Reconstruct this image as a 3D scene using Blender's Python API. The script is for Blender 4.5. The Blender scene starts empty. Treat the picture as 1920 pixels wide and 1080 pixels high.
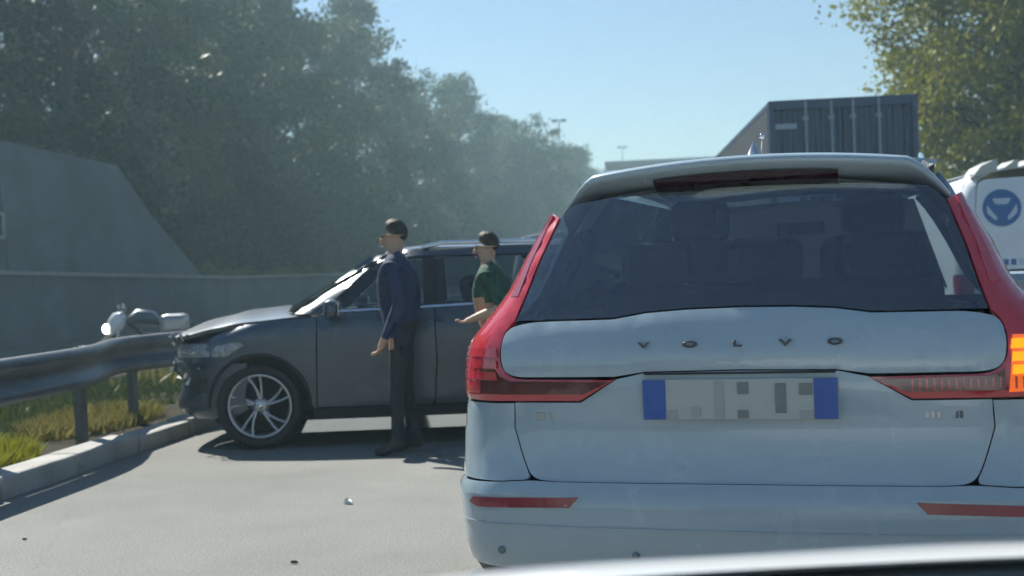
import bpy, bmesh, math, random
import numpy as np
from mathutils import Vector, Matrix
from mathutils.geometry import delaunay_2d_cdt
R = math.radians
sc = bpy.context.scene
C = sc.collection

# ------------------------------------------------------------------ camera
cam_d = bpy.data.cameras.new('camera'); cam = bpy.data.objects.new('camera', cam_d); C.objects.link(cam)
cam_d.sensor_width = 36; cam_d.lens = 45; cam_d.clip_start = .05; cam_d.clip_end = 3000
cam.matrix_world = Matrix.Translation((0, 0, 1.3)) @ Matrix.Rotation(R(90 - .95), 4, 'X') @ Matrix.Rotation(R(-2.3), 4, 'Z')
cam_d.dof.use_dof = True; cam_d.dof.focus_distance = 4.5; cam_d.dof.aperture_fstop = 3.6
sc.camera = cam
# ------------------------------------------------------------------ sky and sun
SUN = Vector((-.60, .75, 1.0)).normalized()
w = bpy.data.worlds.new('World'); sc.world = w; w.use_nodes = True
nt = w.node_tree; bg = nt.nodes['Background']
sky = nt.nodes.new('ShaderNodeTexSky'); sky.sky_type = 'NISHITA'; sky.sun_disc = False
sky.sun_elevation = math.asin(SUN.z); sky.sun_rotation = math.atan2(SUN.x, SUN.y)
sky.air_density = 1.0; sky.air_density = 1.15; sky.dust_density = .25; sky.ozone_density = 4.0
nt.links.new(sky.outputs[0], bg.inputs[0]); bg.inputs[1].default_value = .065
sd = bpy.data.lights.new('sun', 'SUN'); sd.energy = 5.0; sd.angle = R(.55); sd.color = (1, .955, .87)
so = bpy.data.objects.new('sun', sd); C.objects.link(so); so.rotation_euler = (-SUN).to_track_quat('-Z', 'Y').to_euler()
sc.cycles.use_adaptive_sampling = True; sc.cycles.adaptive_threshold = .03; sc.cycles.adaptive_min_samples = 12; sc.cycles.max_bounces = 4; sc.cycles.diffuse_bounces = 2; sc.cycles.transparent_max_bounces = 12; sc.cycles.volume_bounces = 0; sc.cycles.caustics_reflective = False
sc.view_settings.view_transform = 'Standard'; sc.view_settings.look = 'None'
sc.view_settings.exposure = .84; sc.view_settings.gamma = 1; sc.view_settings.use_curve_mapping = False

# ------------------------------------------------------------------ materials
M = {}
def pm(name, col, rough=.5, metal=0, coat=0, cr=.06, var=.0, scale=4, bump=0, bscale=60, spec=.5, emit=None, es=1, rvar=0):
    m = bpy.data.materials.new(name); m.use_nodes = True; t = m.node_tree; b = t.nodes['Principled BSDF']
    b.inputs['Base Color'].default_value = (*col, 1); b.inputs['Roughness'].default_value = rough
    b.inputs['Metallic'].default_value = metal; b.inputs['Coat Weight'].default_value = coat
    b.inputs['Coat Roughness'].default_value = cr; b.inputs['Specular IOR Level'].default_value = spec
    tc = t.nodes.new('ShaderNodeTexCoord')
    if var:
        n = t.nodes.new('ShaderNodeTexNoise'); n.inputs['Scale'].default_value = scale; n.inputs['Detail'].default_value = 6; n.inputs['Roughness'].default_value = .65
        t.links.new(tc.outputs['Object'], n.inputs['Vector'])
        r = t.nodes.new('ShaderNodeMapRange'); r.inputs[1].default_value = .3; r.inputs[2].default_value = .7; r.inputs[3].default_value = 1 - var; r.inputs[4].default_value = 1 + var
        t.links.new(n.outputs[0], r.inputs[0])
        x = t.nodes.new('ShaderNodeVectorMath'); x.operation = 'SCALE'; x.inputs[0].default_value = col
        t.links.new(r.outputs[0], x.inputs['Scale']); t.links.new(x.outputs[0], b.inputs['Base Color'])
        if rvar:
            r2 = t.nodes.new('ShaderNodeMapRange'); r2.inputs[1].default_value = .3; r2.inputs[2].default_value = .7; r2.inputs[3].default_value = rough - rvar; r2.inputs[4].default_value = rough + rvar
            t.links.new(n.outputs[0], r2.inputs[0]); t.links.new(r2.outputs[0], b.inputs['Roughness'])
    if bump:
        n = t.nodes.new('ShaderNodeTexNoise'); n.inputs['Scale'].default_value = bscale; n.inputs['Detail'].default_value = 4
        t.links.new(tc.outputs['Object'], n.inputs['Vector'])
        bp = t.nodes.new('ShaderNodeBump'); bp.inputs['Strength'].default_value = bump; bp.inputs['Distance'].default_value = .02
        t.links.new(n.outputs[0], bp.inputs['Height']); t.links.new(bp.outputs[0], b.inputs['Normal'])
    if emit:
        b.inputs['Emission Color'].default_value = (*emit, 1); b.inputs['Emission Strength'].default_value = es
    M[name] = m; return m
def glassmat(name, tint, base=.06):
    m = bpy.data.materials.new(name); m.use_nodes = True; t = m.node_tree; t.nodes.clear()
    o = t.nodes.new('ShaderNodeOutputMaterial'); mx = t.nodes.new('ShaderNodeMixShader')
    fr = t.nodes.new('ShaderNodeFresnel'); fr.inputs[0].default_value = 1.5
    ad = t.nodes.new('ShaderNodeMath'); ad.operation = 'ADD'; ad.inputs[1].default_value = base; ad.use_clamp = True
    tr = t.nodes.new('ShaderNodeBsdfTransparent'); tr.inputs[0].default_value = (*tint, 1)
    gl = t.nodes.new('ShaderNodeBsdfGlossy'); gl.inputs['Roughness'].default_value = .03
    t.links.new(fr.outputs[0], ad.inputs[0]); t.links.new(ad.outputs[0], mx.inputs[0])
    t.links.new(tr.outputs[0], mx.inputs[1]); t.links.new(gl.outputs[0], mx.inputs[2]); t.links.new(mx.outputs[0], o.inputs[0])
    M[name] = m; return m
def leafmat(name, col, col2):
    m = bpy.data.materials.new(name); m.use_nodes = True; t = m.node_tree; b = t.nodes['Principled BSDF']; out = t.nodes['Material Output']
    tc = t.nodes.new('ShaderNodeTexCoord'); oi = t.nodes.new('ShaderNodeObjectInfo')
    n = t.nodes.new('ShaderNodeTexNoise'); n.inputs['Scale'].default_value = .30; n.inputs['Detail'].default_value = 5; n.inputs['Roughness'].default_value = .7
    t.links.new(tc.outputs['Object'], n.inputs['Vector'])
    a = t.nodes.new('ShaderNodeMath'); a.operation = 'MULTIPLY_ADD'; a.inputs[1].default_value = .5; t.links.new(oi.outputs['Random'], a.inputs[0]); t.links.new(n.outputs[0], a.inputs[2])
    r = t.nodes.new('ShaderNodeMapRange'); r.inputs[1].default_value = .4; r.inputs[2].default_value = 1.05; t.links.new(a.outputs[0], r.inputs[0])
    mx = t.nodes.new('ShaderNodeMix'); mx.data_type = 'RGBA'; mx.inputs['A'].default_value = (*col, 1); mx.inputs['B'].default_value = (*col2, 1)
    t.links.new(r.outputs[0], mx.inputs['Factor']); t.links.new(mx.outputs['Result'], b.inputs['Base Color'])
    b.inputs['Roughness'].default_value = .55; b.inputs['Specular IOR Level'].default_value = .3
    tl = t.nodes.new('ShaderNodeBsdfTranslucent'); t.links.new(mx.outputs['Result'], tl.inputs[0])
    ms = t.nodes.new('ShaderNodeMixShader'); ms.inputs[0].default_value = .35
    t.links.new(b.outputs[0], ms.inputs[1]); t.links.new(tl.outputs[0], ms.inputs[2]); t.links.new(ms.outputs[0], out.inputs[0])
    M[name] = m; return m

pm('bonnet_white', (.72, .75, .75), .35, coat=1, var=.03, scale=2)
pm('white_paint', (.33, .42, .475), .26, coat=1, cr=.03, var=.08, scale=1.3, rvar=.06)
pm('white_van', (.60, .66, .74), .45, coat=.4, var=.08, scale=2)
pm('dark_paint', (.055, .076, .100), .45, metal=.5, coat=1, cr=.20, var=.10, scale=3)
pm('black_plastic', (.020, .02, .022), .55, var=.15, scale=8, bump=.1, bscale=300)
pm('gap_black', (.008, .008, .009), .9)
pm('rubber', (.022, .022, .023), .75, var=.2, scale=12)
pm('alloy', (.42, .44, .46), .32, metal=.85, var=.08, scale=9)
pm('polished', (.76, .78, .79), .12, metal=1, var=.06, scale=10)
pm('chrome', (.75, .77, .8), .12, metal=1)
pm('letter_metal', (.10, .11, .13), .28, metal=.9)
pm('lamp_red', (.50, .035, .05), .12, coat=1, var=.06, scale=10, spec=.6)
pm('lamp_dark', (.10, .028, .026), .14, coat=1, var=.2, scale=30)
pm('lamp_dim', (.24, .018, .035), .16, coat=1)
pm('brake_dark', (.045, .012, .022), .2, coat=1)
pm('amber', (.9, .32, .01), .3, emit=(1.0, .29, .0), es=.75)
pm('amber_deep', (.75, .14, .01), .3, coat=1, emit=(1.0, .14, .0), es=.35)
pm('plate_white', (.40, .43, .42), .5, var=.04, scale=20)
pm('plate_blue', (.035, .10, .36), .45)
pm('plate_grey', (.17, .20, .20), .5); pm('plate_grey_light', (.32, .35, .36), .5)
pm('seat_dark', (.03, .033, .036), .8, var=.2, scale=10)
pm('trim_pale', (.35, .37, .36), .7)
pm('asphalt', (.195, .200, .186), .88, var=.13, scale=.55, bump=.35, bscale=90, spec=.3)
pm('asphalt_shaded', (.075, .08, .08), .9, var=.2, scale=.6, bump=.3, bscale=80, spec=.3)  # darker copy of asphalt; the wood's shade is put into the colour
pm('concrete', (.33, .33, .31), .85, var=.22, scale=3, bump=.4, bscale=35)
pm('concrete_far', (.42, .43, .43), .8, var=.12, scale=.3)
pm('galv', (.10, .115, .125), .45, metal=.55, var=.2, scale=5, bump=.06, bscale=30)
pm('galv_dull', (.11, .12, .12), .6, metal=.3, var=.2, scale=4)
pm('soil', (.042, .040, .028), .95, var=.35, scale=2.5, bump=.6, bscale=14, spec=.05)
pm('verge', (.06, .075, .03), .95, var=.35, scale=1.2, bump=.6, bscale=8, spec=.05)
pm('tarp', (.055, .062, .066), .6, var=.18, scale=.7, bump=.25, bscale=3)
pm('chassis', (.02, .021, .022), .7, var=.2, scale=4)
pm('navy', (.008, .034, .092), .42, var=.22, scale=2.2, coat=.2)
pm('navy_bar', (.24, .31, .38), .45, metal=.5)
pm('box_grey', (.075, .088, .105), .6, var=.12, scale=1)
pm('emblem_blue', (.04, .13, .33), .5); pm('emblem_pale', (.42, .52, .62), .5)
pm('jersey_navy', (.022, .034, .085), .85, var=.25, scale=14, bump=.4, bscale=40)
pm('trousers', (.020, .024, .032), .85, var=.2, scale=14, bump=.3, bscale=40)
pm('shirt_green', (.022, .075, .05), .85, var=.25, scale=14, bump=.4, bscale=40)
pm('skin', (.46, .29, .20), .55, var=.06, scale=20)
pm('hair', (.03, .022, .016), .6, var=.3, scale=60, bump=.5, bscale=90)
pm('shoe', (.02, .02, .022), .6)
pm('lip', (.30, .12, .10), .5)
pm('eye', (.02, .015, .012), .2)
pm('bark', (.075, .06, .045), .9, var=.3, scale=6, bump=.6, bscale=12)
pm('lamp_grey', (.10, .105, .11), .5, metal=.4)
pm('wall_grey', (.115, .132, .142), .8, var=.30, scale=.6, bump=.2, bscale=12)
pm('wall_joint', (.05, .055, .06), .9)
pm('lamp_cracked', (.30, .32, .32), .25, coat=1, var=.5, scale=40, bump=.8, bscale=60)
pm('headlamp_lit', (.9, .9, .85), .2, emit=(1, .97, .9), es=4)
pm('headlamp', (.75, .78, .8), .1, coat=1)
pm('shard', (.62, .63, .58), .3, coat=.5)
glassmat('glass_dark', (.24, .30, .31), .17)
glassmat('glass', (.42, .48, .48), .05)
leafmat('leaf_a', (.022, .045, .018), (.105, .115, .026))
leafmat('leaf_b', (.018, .040, .024), (.070, .095, .026))
leafmat('leaf_c', (.030, .050, .016), (.125, .110, .022))
leafmat('leaf_autumn', (.13, .175, .020), (.30, .27, .024))
leafmat('leaf_yellow', (.17, .21, .016), (.32, .30, .03))
leafmat('leaf_hedge', (.09, .13, .02), (.17, .19, .03))
leafmat('leaf_far', (.05, .08, .03), (.09, .11, .035))
leafmat('grass_blade', (.12, .13, .03), (.30, .26, .09))

def rough_road(m):
    t = m.node_tree; b = t.nodes['Principled BSDF']; tc = next(n for n in t.nodes if n.type == 'TEX_COORD'); src = b.inputs['Base Color'].links[0].from_socket
    def noise(sc_, det, ro=.6):
        n = t.nodes.new('ShaderNodeTexNoise'); n.inputs['Scale'].default_value = sc_; n.inputs['Detail'].default_value = det; n.inputs['Roughness'].default_value = ro; t.links.new(tc.outputs['Object'], n.inputs['Vector']); return n
    def rng(sock, a, b_, c, d):
        r = t.nodes.new('ShaderNodeMapRange'); r.inputs[1].default_value = a; r.inputs[2].default_value = b_; r.inputs[3].default_value = c; r.inputs[4].default_value = d; t.links.new(sock, r.inputs[0]); return r.outputs[0]
    def mul(a, b_):
        x = t.nodes.new('ShaderNodeVectorMath'); x.operation = 'SCALE'; t.links.new(a, x.inputs[0]); t.links.new(b_, x.inputs['Scale']); return x.outputs[0]
    c = mul(src, rng(noise(75, 3).outputs[0], .35, .65, .80, 1.2))           # aggregate
    c = mul(c, rng(noise(.22, 4, .7).outputs[0], .38, .62, .88, 1.08))       # patches
    c = mul(c, rng(noise(1.7, 6, .75).outputs[0], .60, .74, 1.0, .86))       # oil stains
    vo = t.nodes.new('ShaderNodeTexVoronoi'); vo.feature = 'DISTANCE_TO_EDGE'; vo.inputs['Scale'].default_value = .42
    wn = noise(1.1, 5); mx = t.nodes.new('ShaderNodeMix'); mx.data_type = 'VECTOR'; mx.inputs['Factor'].default_value = .28; t.links.new(tc.outputs['Object'], mx.inputs['A']); t.links.new(wn.outputs['Color'], mx.inputs['B']); t.links.new(mx.outputs['Result'], vo.inputs['Vector'])
    cr = rng(vo.outputs['Distance'], .0, .005, .93, 1.0); c = mul(c, cr)     # cracks
    t.links.new(c, b.inputs['Base Color'])
rough_road(M['asphalt'])
# ------------------------------------------------------------------ helpers
def tag(o, label=None, cat=None, group=None, kind=None):
    if label: o['label'] = label
    if cat: o['category'] = cat
    if group: o['group'] = group
    if kind: o['kind'] = kind
    return o
def empty(name, loc=(0, 0, 0), rz=0, parent=None):
    o = bpy.data.objects.new(name, None); C.objects.link(o); o.location = loc; o.rotation_euler = (0, 0, rz)
    o.empty_display_size = .2
    if parent: o.parent = parent
    return o
def link(name, me, mats, parent=None):
    if not isinstance(mats, (list, tuple)): mats = [mats]
    for m in mats:
        if me.name and m and len(me.materials) < len(mats): me.materials.append(M[m] if isinstance(m, str) else m)
    o = bpy.data.objects.new(name, me); C.objects.link(o)
    if parent: o.parent = parent
    return o
def copy_tree(o, parent=None):
    c = o.copy(); C.objects.link(c); c.parent = parent
    for ch in o.children: copy_tree(ch, c)
    return c
class MB:
    def __init__(s): s.v = []; s.f = []; s.sm = []
    def add(s, vs, fs, smooth=False):
        n = len(s.v); s.v += [tuple(v) for v in vs]; s.f += [tuple(i + n for i in f) for f in fs]; s.sm += [smooth] * len(fs)
    def box(s, c, d, rz=0, bev=0, rot=None):
        x, y, z = (k / 2 for k in d)
        if bev:
            b = min(bev, x * .9, y * .9, z * .9); vs = []; 
            bm = bmesh.new(); bmesh.ops.create_cube(bm, size=1)
            for v in bm.verts: v.co = Vector((v.co.x * d[0], v.co.y * d[1], v.co.z * d[2]))
            bmesh.ops.bevel(bm, geom=bm.edges[:], offset=b, segments=2, affect='EDGES', profile=.5)
            bm.verts.index_update(); vs = [v.co.copy() for v in bm.verts]; fs = [[q.index for q in f.verts] for f in bm.faces]; bm.free()
        else:
            vs = [Vector((a * x, b_ * y, c_ * z)) for c_ in (-1, 1) for b_ in (-1, 1) for a in (-1, 1)]
            fs = [(0, 2, 3, 1), (4, 5, 7, 6), (0, 1, 5, 4), (2, 6, 7, 3), (0, 4, 6, 2), (1, 3, 7, 5)]
        m = Matrix.Rotation(rz, 3, 'Z') if rot is None else rot
        s.add([m @ v + Vector(c) for v in vs], fs, False); return s
    def tube(s, pts, rad, n=8, caps=True, flat=1.0):
        pts = [Vector(p) for p in pts]; rad = rad if isinstance(rad, (list, tuple)) else [rad] * len(pts)
        rings = []; up = None
        for i, p in enumerate(pts):
            d = (pts[min(i + 1, len(pts) - 1)] - pts[max(i - 1, 0)]).normalized()
            if up is None: up = Vector((0, 0, 1)) if abs(d.z) < .9 else Vector((1, 0, 0))
            a = d.cross(up).normalized(); b = a.cross(d).normalized(); up = b
            rings.append([p + (a * math.cos(t) + b * math.sin(t) * flat) * rad[i] for t in [2 * math.pi * k / n for k in range(n)]])
        vs = [v for r_ in rings for v in r_]; fs = []
        for i in range(len(pts) - 1):
            for k in range(n): fs.append((i * n + k, i * n + (k + 1) % n, (i + 1) * n + (k + 1) % n, (i + 1) * n + k))
        s.add(vs, fs, True)
        if caps: s.add(rings[0], [tuple(range(n))[::-1]]); s.add(rings[-1], [tuple(range(n))])
        return s
    def lathe(s, prof, axis='X', n=40, c=(0, 0, 0), smooth=True):
        vs = []; fs = []; c = Vector(c)
        for (a, r_) in prof:
            for k in range(n):
                t = 2 * math.pi * k / n
                p = Vector((a, r_ * math.cos(t), r_ * math.sin(t))) if axis == 'X' else (Vector((r_ * math.cos(t), a, r_ * math.sin(t))) if axis == 'Y' else Vector((r_ * math.cos(t), r_ * math.sin(t), a)))
                vs.append(p + c)
        for i in range(len(prof) - 1):
            for k in range(n): fs.append((i * n + k, i * n + (k + 1) % n, (i + 1) * n + (k + 1) % n, (i + 1) * n + k))
        s.add(vs, fs, smooth); return s
    def grid(s, f, nu, nv, smooth=True):
        vs = [f(i / nu, j / nv) for j in range(nv + 1) for i in range(nu + 1)]
        fs = [(j * (nu + 1) + i, j * (nu + 1) + i + 1, (j + 1) * (nu + 1) + i + 1, (j + 1) * (nu + 1) + i) for j in range(nv) for i in range(nu)]
        s.add(vs, fs, smooth); return s
    def prism(s, poly, axis, a0, a1):      # polygon in the two other axes, extruded along axis
        n = len(poly)
        def mk(a, p): return {'X': (a, p[0], p[1]), 'Y': (p[0], a, p[1]), 'Z': (p[0], p[1], a)}[axis]
        vs = [mk(a0, p) for p in poly] + [mk(a1, p) for p in poly]
        fs = [tuple(range(n))[::-1], tuple(range(n, 2 * n))] + [(i, (i + 1) % n, n + (i + 1) % n, n + i) for i in range(n)]
        s.add(vs, fs); return s
    def mesh(s, name, fix=True):
        me = bpy.data.meshes.new(name); me.from_pydata(s.v, [], s.f); me.polygons.foreach_set('use_smooth', s.sm)
        if fix:
            bm = bmesh.new(); bm.from_mesh(me); bmesh.ops.recalc_face_normals(bm, faces=bm.faces); bm.to_mesh(me); bm.free()
        me.update(); return me
    def build(s, name, mat, parent=None, fix=True):
        return link(name, s.mesh(name, fix), mat, parent)
def text_mesh(ch, size, depth):
    cu = bpy.data.curves.new('letter', 'FONT'); cu.body = ch; cu.size = size; cu.extrude = depth; cu.align_x = 'CENTER'; cu.align_y = 'CENTER'; cu.bevel_depth = .0012
    o = bpy.data.objects.new('letter', cu); C.objects.link(o)
    dg = bpy.context.evaluated_depsgraph_get(); me = bpy.data.meshes.new_from_object(o.evaluated_get(dg))
    bpy.data.objects.remove(o); bpy.data.curves.remove(cu); me.materials.clear(); return me

# ---- curved body panels: a 2D outline meshed and mapped onto a car's surface
def fillet(pts):
    out = []; n = len(pts)
    for i, p in enumerate(pts):
        r = p[2] if len(p) > 2 else 0
        P = Vector(p[:2])
        if not r: out.append(P); continue
        A = Vector(pts[i - 1][:2]); B = Vector(pts[(i + 1) % n][:2])
        a = P + (A - P).normalized() * min(r, (A - P).length * .49); b = P + (B - P).normalized() * min(r, (B - P).length * .49)
        for t in (0, .2, .4, .6, .8, 1): out.append(a * (1 - t) ** 2 + P * 2 * t * (1 - t) + b * t * t)
    return out
def mirror(half):          # half outline listed from the top centre round to the bottom centre, x >= 0
    L = [(-p[0],) + tuple(p[1:]) for p in half[::-1] if p[0] > 1e-6]
    return list(half) + L
def inside(p, poly):
    c = False; n = len(poly); x, y = p
    for i in range(n):
        a = poly[i]; b = poly[i - 1]
        if (a.y > y) != (b.y > y) and x < (b.x - a.x) * (y - a.y) / (b.y - a.y) + a.x: c = not c
    return c
def panel(name, poly, mp, mat, parent, centre, thick=.015, g=.05, inset=.0015, lift=0, pre=None, bend=.003):
    P = fillet(poly)
    # densify
    D = []
    for i, p in enumerate(P):
        q = P[(i + 1) % len(P)]; n = max(1, int(math.ceil((q - p).length / g)))
        for k in range(n):
            v = p.lerp(q, k / n)
            if not D or (v - D[-1]).length > 1e-4: D.append(v)
    if (D[0] - D[-1]).length < 1e-4: D.pop()
    area = sum(D[i - 1].x * D[i].y - D[i].x * D[i - 1].y for i in range(len(D)))
    if area < 0: D.reverse()
    if inset:
        E_ = []
        for i, p in enumerate(D):
            t = (D[(i + 1) % len(D)] - D[i - 1]).normalized(); E_.append(p + Vector((-t.y, t.x)) * inset)
        D = E_
    if pre: D = [Vector(pre(*p)) for p in D]
    xs = [p.x for p in D]; ys = [p.y for p in D]; I = []
    x = min(xs) + g / 2
    j = 0
    while x < max(xs):
        y = min(ys) + g / 2 + (g / 2 if j % 2 else 0)
        while y < max(ys):
            v = Vector((x, y))
            if inside(v, D) and min((v - d).length for d in D) > g * .5: I.append(v)
            y += g
        x += g * .87; j += 1
    nb = len(D)
    vo, eo, fo, ov, *_ = delaunay_2d_cdt(D + I, [(i, (i + 1) % nb) for i in range(nb)], [], 1, 1e-6)
    e = 1e-3; vs = []; nr = []
    ctr = Vector(centre)
    for v in vo:
        p = Vector(mp(v.x, v.y)); a = Vector(mp(v.x + e, v.y)) - Vector(mp(v.x - e, v.y)); b = Vector(mp(v.x, v.y + e)) - Vector(mp(v.x, v.y - e))
        n = a.cross(b)
        n = n.normalized() if n.length > 1e-12 else (p - ctr).normalized()
        if n.dot(p - ctr) < 0: n = -n
        vs.append(p + n * lift); nr.append(n)
    bset = {}
    for k, l in enumerate(ov):
        for q in l:
            if q < nb: bset[q] = k
    ring = [bset[i] for i in range(nb) if i in bset]
    for k in ring: vs[k] = vs[k] - nr[k] * bend
    faces = []
    for f in fo:
        a, b, c = (vs[i] for i in f[:3])
        faces.append(tuple(f) if (b - a).cross(c - a).dot(nr[f[0]]) > 0 else tuple(f[::-1]))
    n0 = len(vs); m = len(ring)
    allv = list(vs) + [vs[k] for k in ring] + [vs[k] - nr[k] * thick for k in ring]
    rim = [(n0 + i, n0 + (i + 1) % m, n0 + m + (i + 1) % m, n0 + m + i) for i in range(m)]
    back = []
    me = bpy.data.meshes.new(name); me.from_pydata(allv, [], faces + rim)
    me.polygons.foreach_set('use_smooth', [True] * len(faces) + [False] * len(rim)); me.update()
    return link(name, me, mat, parent)
def tab(pairs):
    xs = [p[0] for p in pairs]; ys = [p[1] for p in pairs]
    # smooth interpolation (monotone cubic through finite slopes)
    d = [(ys[i + 1] - ys[i]) / (xs[i + 1] - xs[i]) for i in range(len(xs) - 1)]
    mm = [d[0]] + [0 if d[i - 1] * d[i] <= 0 else 2 * d[i - 1] * d[i] / (d[i - 1] + d[i]) for i in range(1, len(d))] + [d[-1]]
    def f(x):
        if x <= xs[0]: return ys[0] + mm[0] * (x - xs[0]) * .5
        if x >= xs[-1]: return ys[-1] + mm[-1] * (x - xs[-1]) * .5
        i = max(k for k in range(len(xs)) if xs[k] <= x); i = min(i, len(d) - 1)
        h = xs[i + 1] - xs[i]; t = (x - xs[i]) / h
        return (2 * t ** 3 - 3 * t * t + 1) * ys[i] + (t ** 3 - 2 * t * t + t) * h * mm[i] + (-2 * t ** 3 + 3 * t * t) * ys[i + 1] + (t ** 3 - t * t) * h * mm[i + 1]
    return f
class Body:
    """car surface: half width w(z), rear line yr(z), front line yf(z), corner radii"""
    def __init__(s, w, yr, yf, rr, rf, cr=.06, cf=.12, wy=None):
        s.w, s.yr, s.yf, s.rr, s.rf = tab(w), tab(yr), tab(yf), tab(rr), tab(rf); s.cr, s.cf = cr, cf
        s.wy = wy or (lambda y: 1)
    def sx(s, x, z, rf=None):      # x across the tail -> arc coordinate; x beyond the half width runs along the flank
        r = (rf or s.rr)(z); w_ = s.w(z); a = w_ - r; ax = abs(x); sg = 1 if x >= 0 else -1
        if ax <= a: return x
        if ax < w_: return sg * (a + r * math.asin((ax - a) / r))
        return sg * (a + r * math.pi / 2 + ax - w_)
    def end(s, q, z, line, r, sgn, crown):
        w_ = s.w(z); r = r(z); a = w_ - r; aq = abs(q); sg = 1 if q >= 0 else -1
        if aq <= a: x = aq; y = 0
        elif aq < a + r * math.pi / 2: t = (aq - a) / r; x = a + r * math.sin(t); y = r * (1 - math.cos(t))
        else: x = w_; y = r + aq - a - r * math.pi / 2
        y = line(z) + sgn * (y + crown * (x / w_) ** 2)
        return (sg * x * (s.wy(y)), y, z)
    def rear(s, q, z): return s.end(q, z, s.yr, s.rr, 1, s.cr)
    def front(s, q, z): return s.end(q, z, s.yf, s.rf, -1, s.cf)
    def rpre(s): return lambda x, z: (s.sx(x, z), z)
    def fpre(s): return lambda x, z: (s.sx(x, z, s.rf), z)
    def side(s, sg):
        def f(y, z):
            w_ = s.w(z); r = s.rr(z); x = w_; b = s.yr(z) + s.cr
            if y < b + r: d = min(1, (b + r - y) / r); x = w_ - r + r * math.sqrt(max(0, 1 - d * d))
            r = s.rf(z); b = s.yf(z) - s.cf
            if y > b - r: d = min(1, (y - b + r) / r); x = w_ - r + r * math.sqrt(max(0, 1 - d * d))
            return (sg * x * s.wy(y), y, z)
        return f
    def shell(s, name, zs, off, mat, parent, nose=0):
        mb = MB(); rings = []
        for z in zs:
            w_ = s.w(z) - off; a = s.yr(z) + off + s.cr * .6; b = s.yf(z) - off - s.cf * .6 - nose; r = .14
            ring = []
            for (cx, cy, t0) in ((w_ - r, a + r, -90), (w_ - r, b - r, 0), (-w_ + r, b - r, 90), (-w_ + r, a + r, 180)):
                for k in range(6): t = R(t0 + 18 * k); ring.append((cx + r * math.cos(t), cy + r * math.sin(t), z))
            rings.append(ring)
        m = len(rings[0]); vs = [p for q in rings for p in q]; fs = []
        for i in range(len(zs) - 1):
            for k in range(m): fs.append((i * m + k, i * m + (k + 1) % m, (i + 1) * m + (k + 1) % m, (i + 1) * m + k))
        fs.append(tuple(range(m))[::-1])
        mb.add(vs, fs); return mb.build(name, mat, parent)
def arch(cy, cz, r, a0, a1, n=14): return [(cy + r * math.cos(R(a0 + (a1 - a0) * k / n)), cz + r * math.sin(R(a0 + (a1 - a0) * k / n))) for k in range(n + 1)]

WHEEL = {}
def wheel(parent, loc, sg, r=.335, rim=.235, wd=.22, style=0):
    """wheel with tyre and rim as sub-parts; outer face towards sg*x"""
    key = (r, rim, wd, style)
    if key not in WHEEL:
        ty = MB(); h = wd / 2
        ty.lathe([(h * .55, rim), (h * .85, rim + .012), (h, rim + (r - rim) * .45), (h * .93, r - .018), (h * .75, r - .004), (0, r), (-h * .75, r - .004), (-h * .93, r - .018), (-h, rim + (r - rim) * .45), (-h * .85, rim + .01), (-h * .6, rim)], 'X', 56)
        for k in range(48):
            t = 2 * math.pi * k / 48
            ty.box((0, (r + .001) * math.cos(t), (r + .001) * math.sin(t)), (wd * .8, .018, .006), rot=Matrix.Rotation(t - math.pi / 2, 3, 'X'))
        ri = MB()
        ri.lathe([(h * .72, rim + .004), (h * .78, rim - .006), (h * .66, rim - .018), (h * .2, rim - .035), (-h * .6, rim - .03)], 'X', 56)
        ri.lathe([(h * .52, .0001), (h * .56, .03), (h * .46, .062), (h * .25, .07)], 'X', 24)
        for k in range(5):
            for q in (-1, 1):
                t = 2 * math.pi * k / 5 + .25; pts = []
                for u in (0, .35, .7, 1):
                    rr = .05 + (rim - .062) * u; tt = t + q * (.10 + .10 * u) + (.22 * u if style else 0)
                    pts.append((h * (.46 + .16 * u), rr * math.cos(tt), rr * math.sin(tt)))
                ri.tube(pts, [.017, .014, .012, .014], 6)
        bk = MB(); bk.lathe([(-h * .1, .0001), (-h * .1, rim - .036)], 'X', 32)
        hb = MB(); hb.lathe([(h * .60, .0001), (h * .60, .022), (h * .5, .026)], 'X', 16)
        WHEEL[key] = (ty.mesh('tyre'), ri.mesh('rim'), bk.mesh('brake_disc'), hb.mesh('hub_cap'))
        for me, mt in zip(WHEEL[key], ('rubber', 'alloy', 'gap_black', 'polished')): me.materials.append(M[mt])
    e = empty('wheel', loc, 0 if sg > 0 else math.pi, parent)
    for nme, me in zip(('tyre', 'rim', 'brake_disc', 'hub_cap'), WHEEL[key]):
        o = bpy.data.objects.new(nme, me); C.objects.link(o); o.parent = e
    return e

# ------------------------------------------------------------------ road frame: kerb line, d metres to its right, l metres along
A_ROAD = R(8.42); U = Vector((math.sin(A_ROAD), math.cos(A_ROAD), 0)); N = Vector((math.cos(A_ROAD), -math.sin(A_ROAD), 0)); K0 = Vector((-4.311, 0, 0))
def RW(d, l, z=0): return K0 + N * d + U * l + Vector((0, 0, z))
def strip(name, d0, d1, l0, l1, z, mat, nd=1, nl=1, zf=None):
    mb = MB(); mb.grid(lambda a, b: RW(d0 + (d1 - d0) * a, l0 + (l1 - l0) * b, z + (zf(d0 + (d1 - d0) * a, l0 + (l1 - l0) * b) if zf else 0)), nd, nl)
    return tag(mb.build(name, mat, fix=False), kind='structure')
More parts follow.
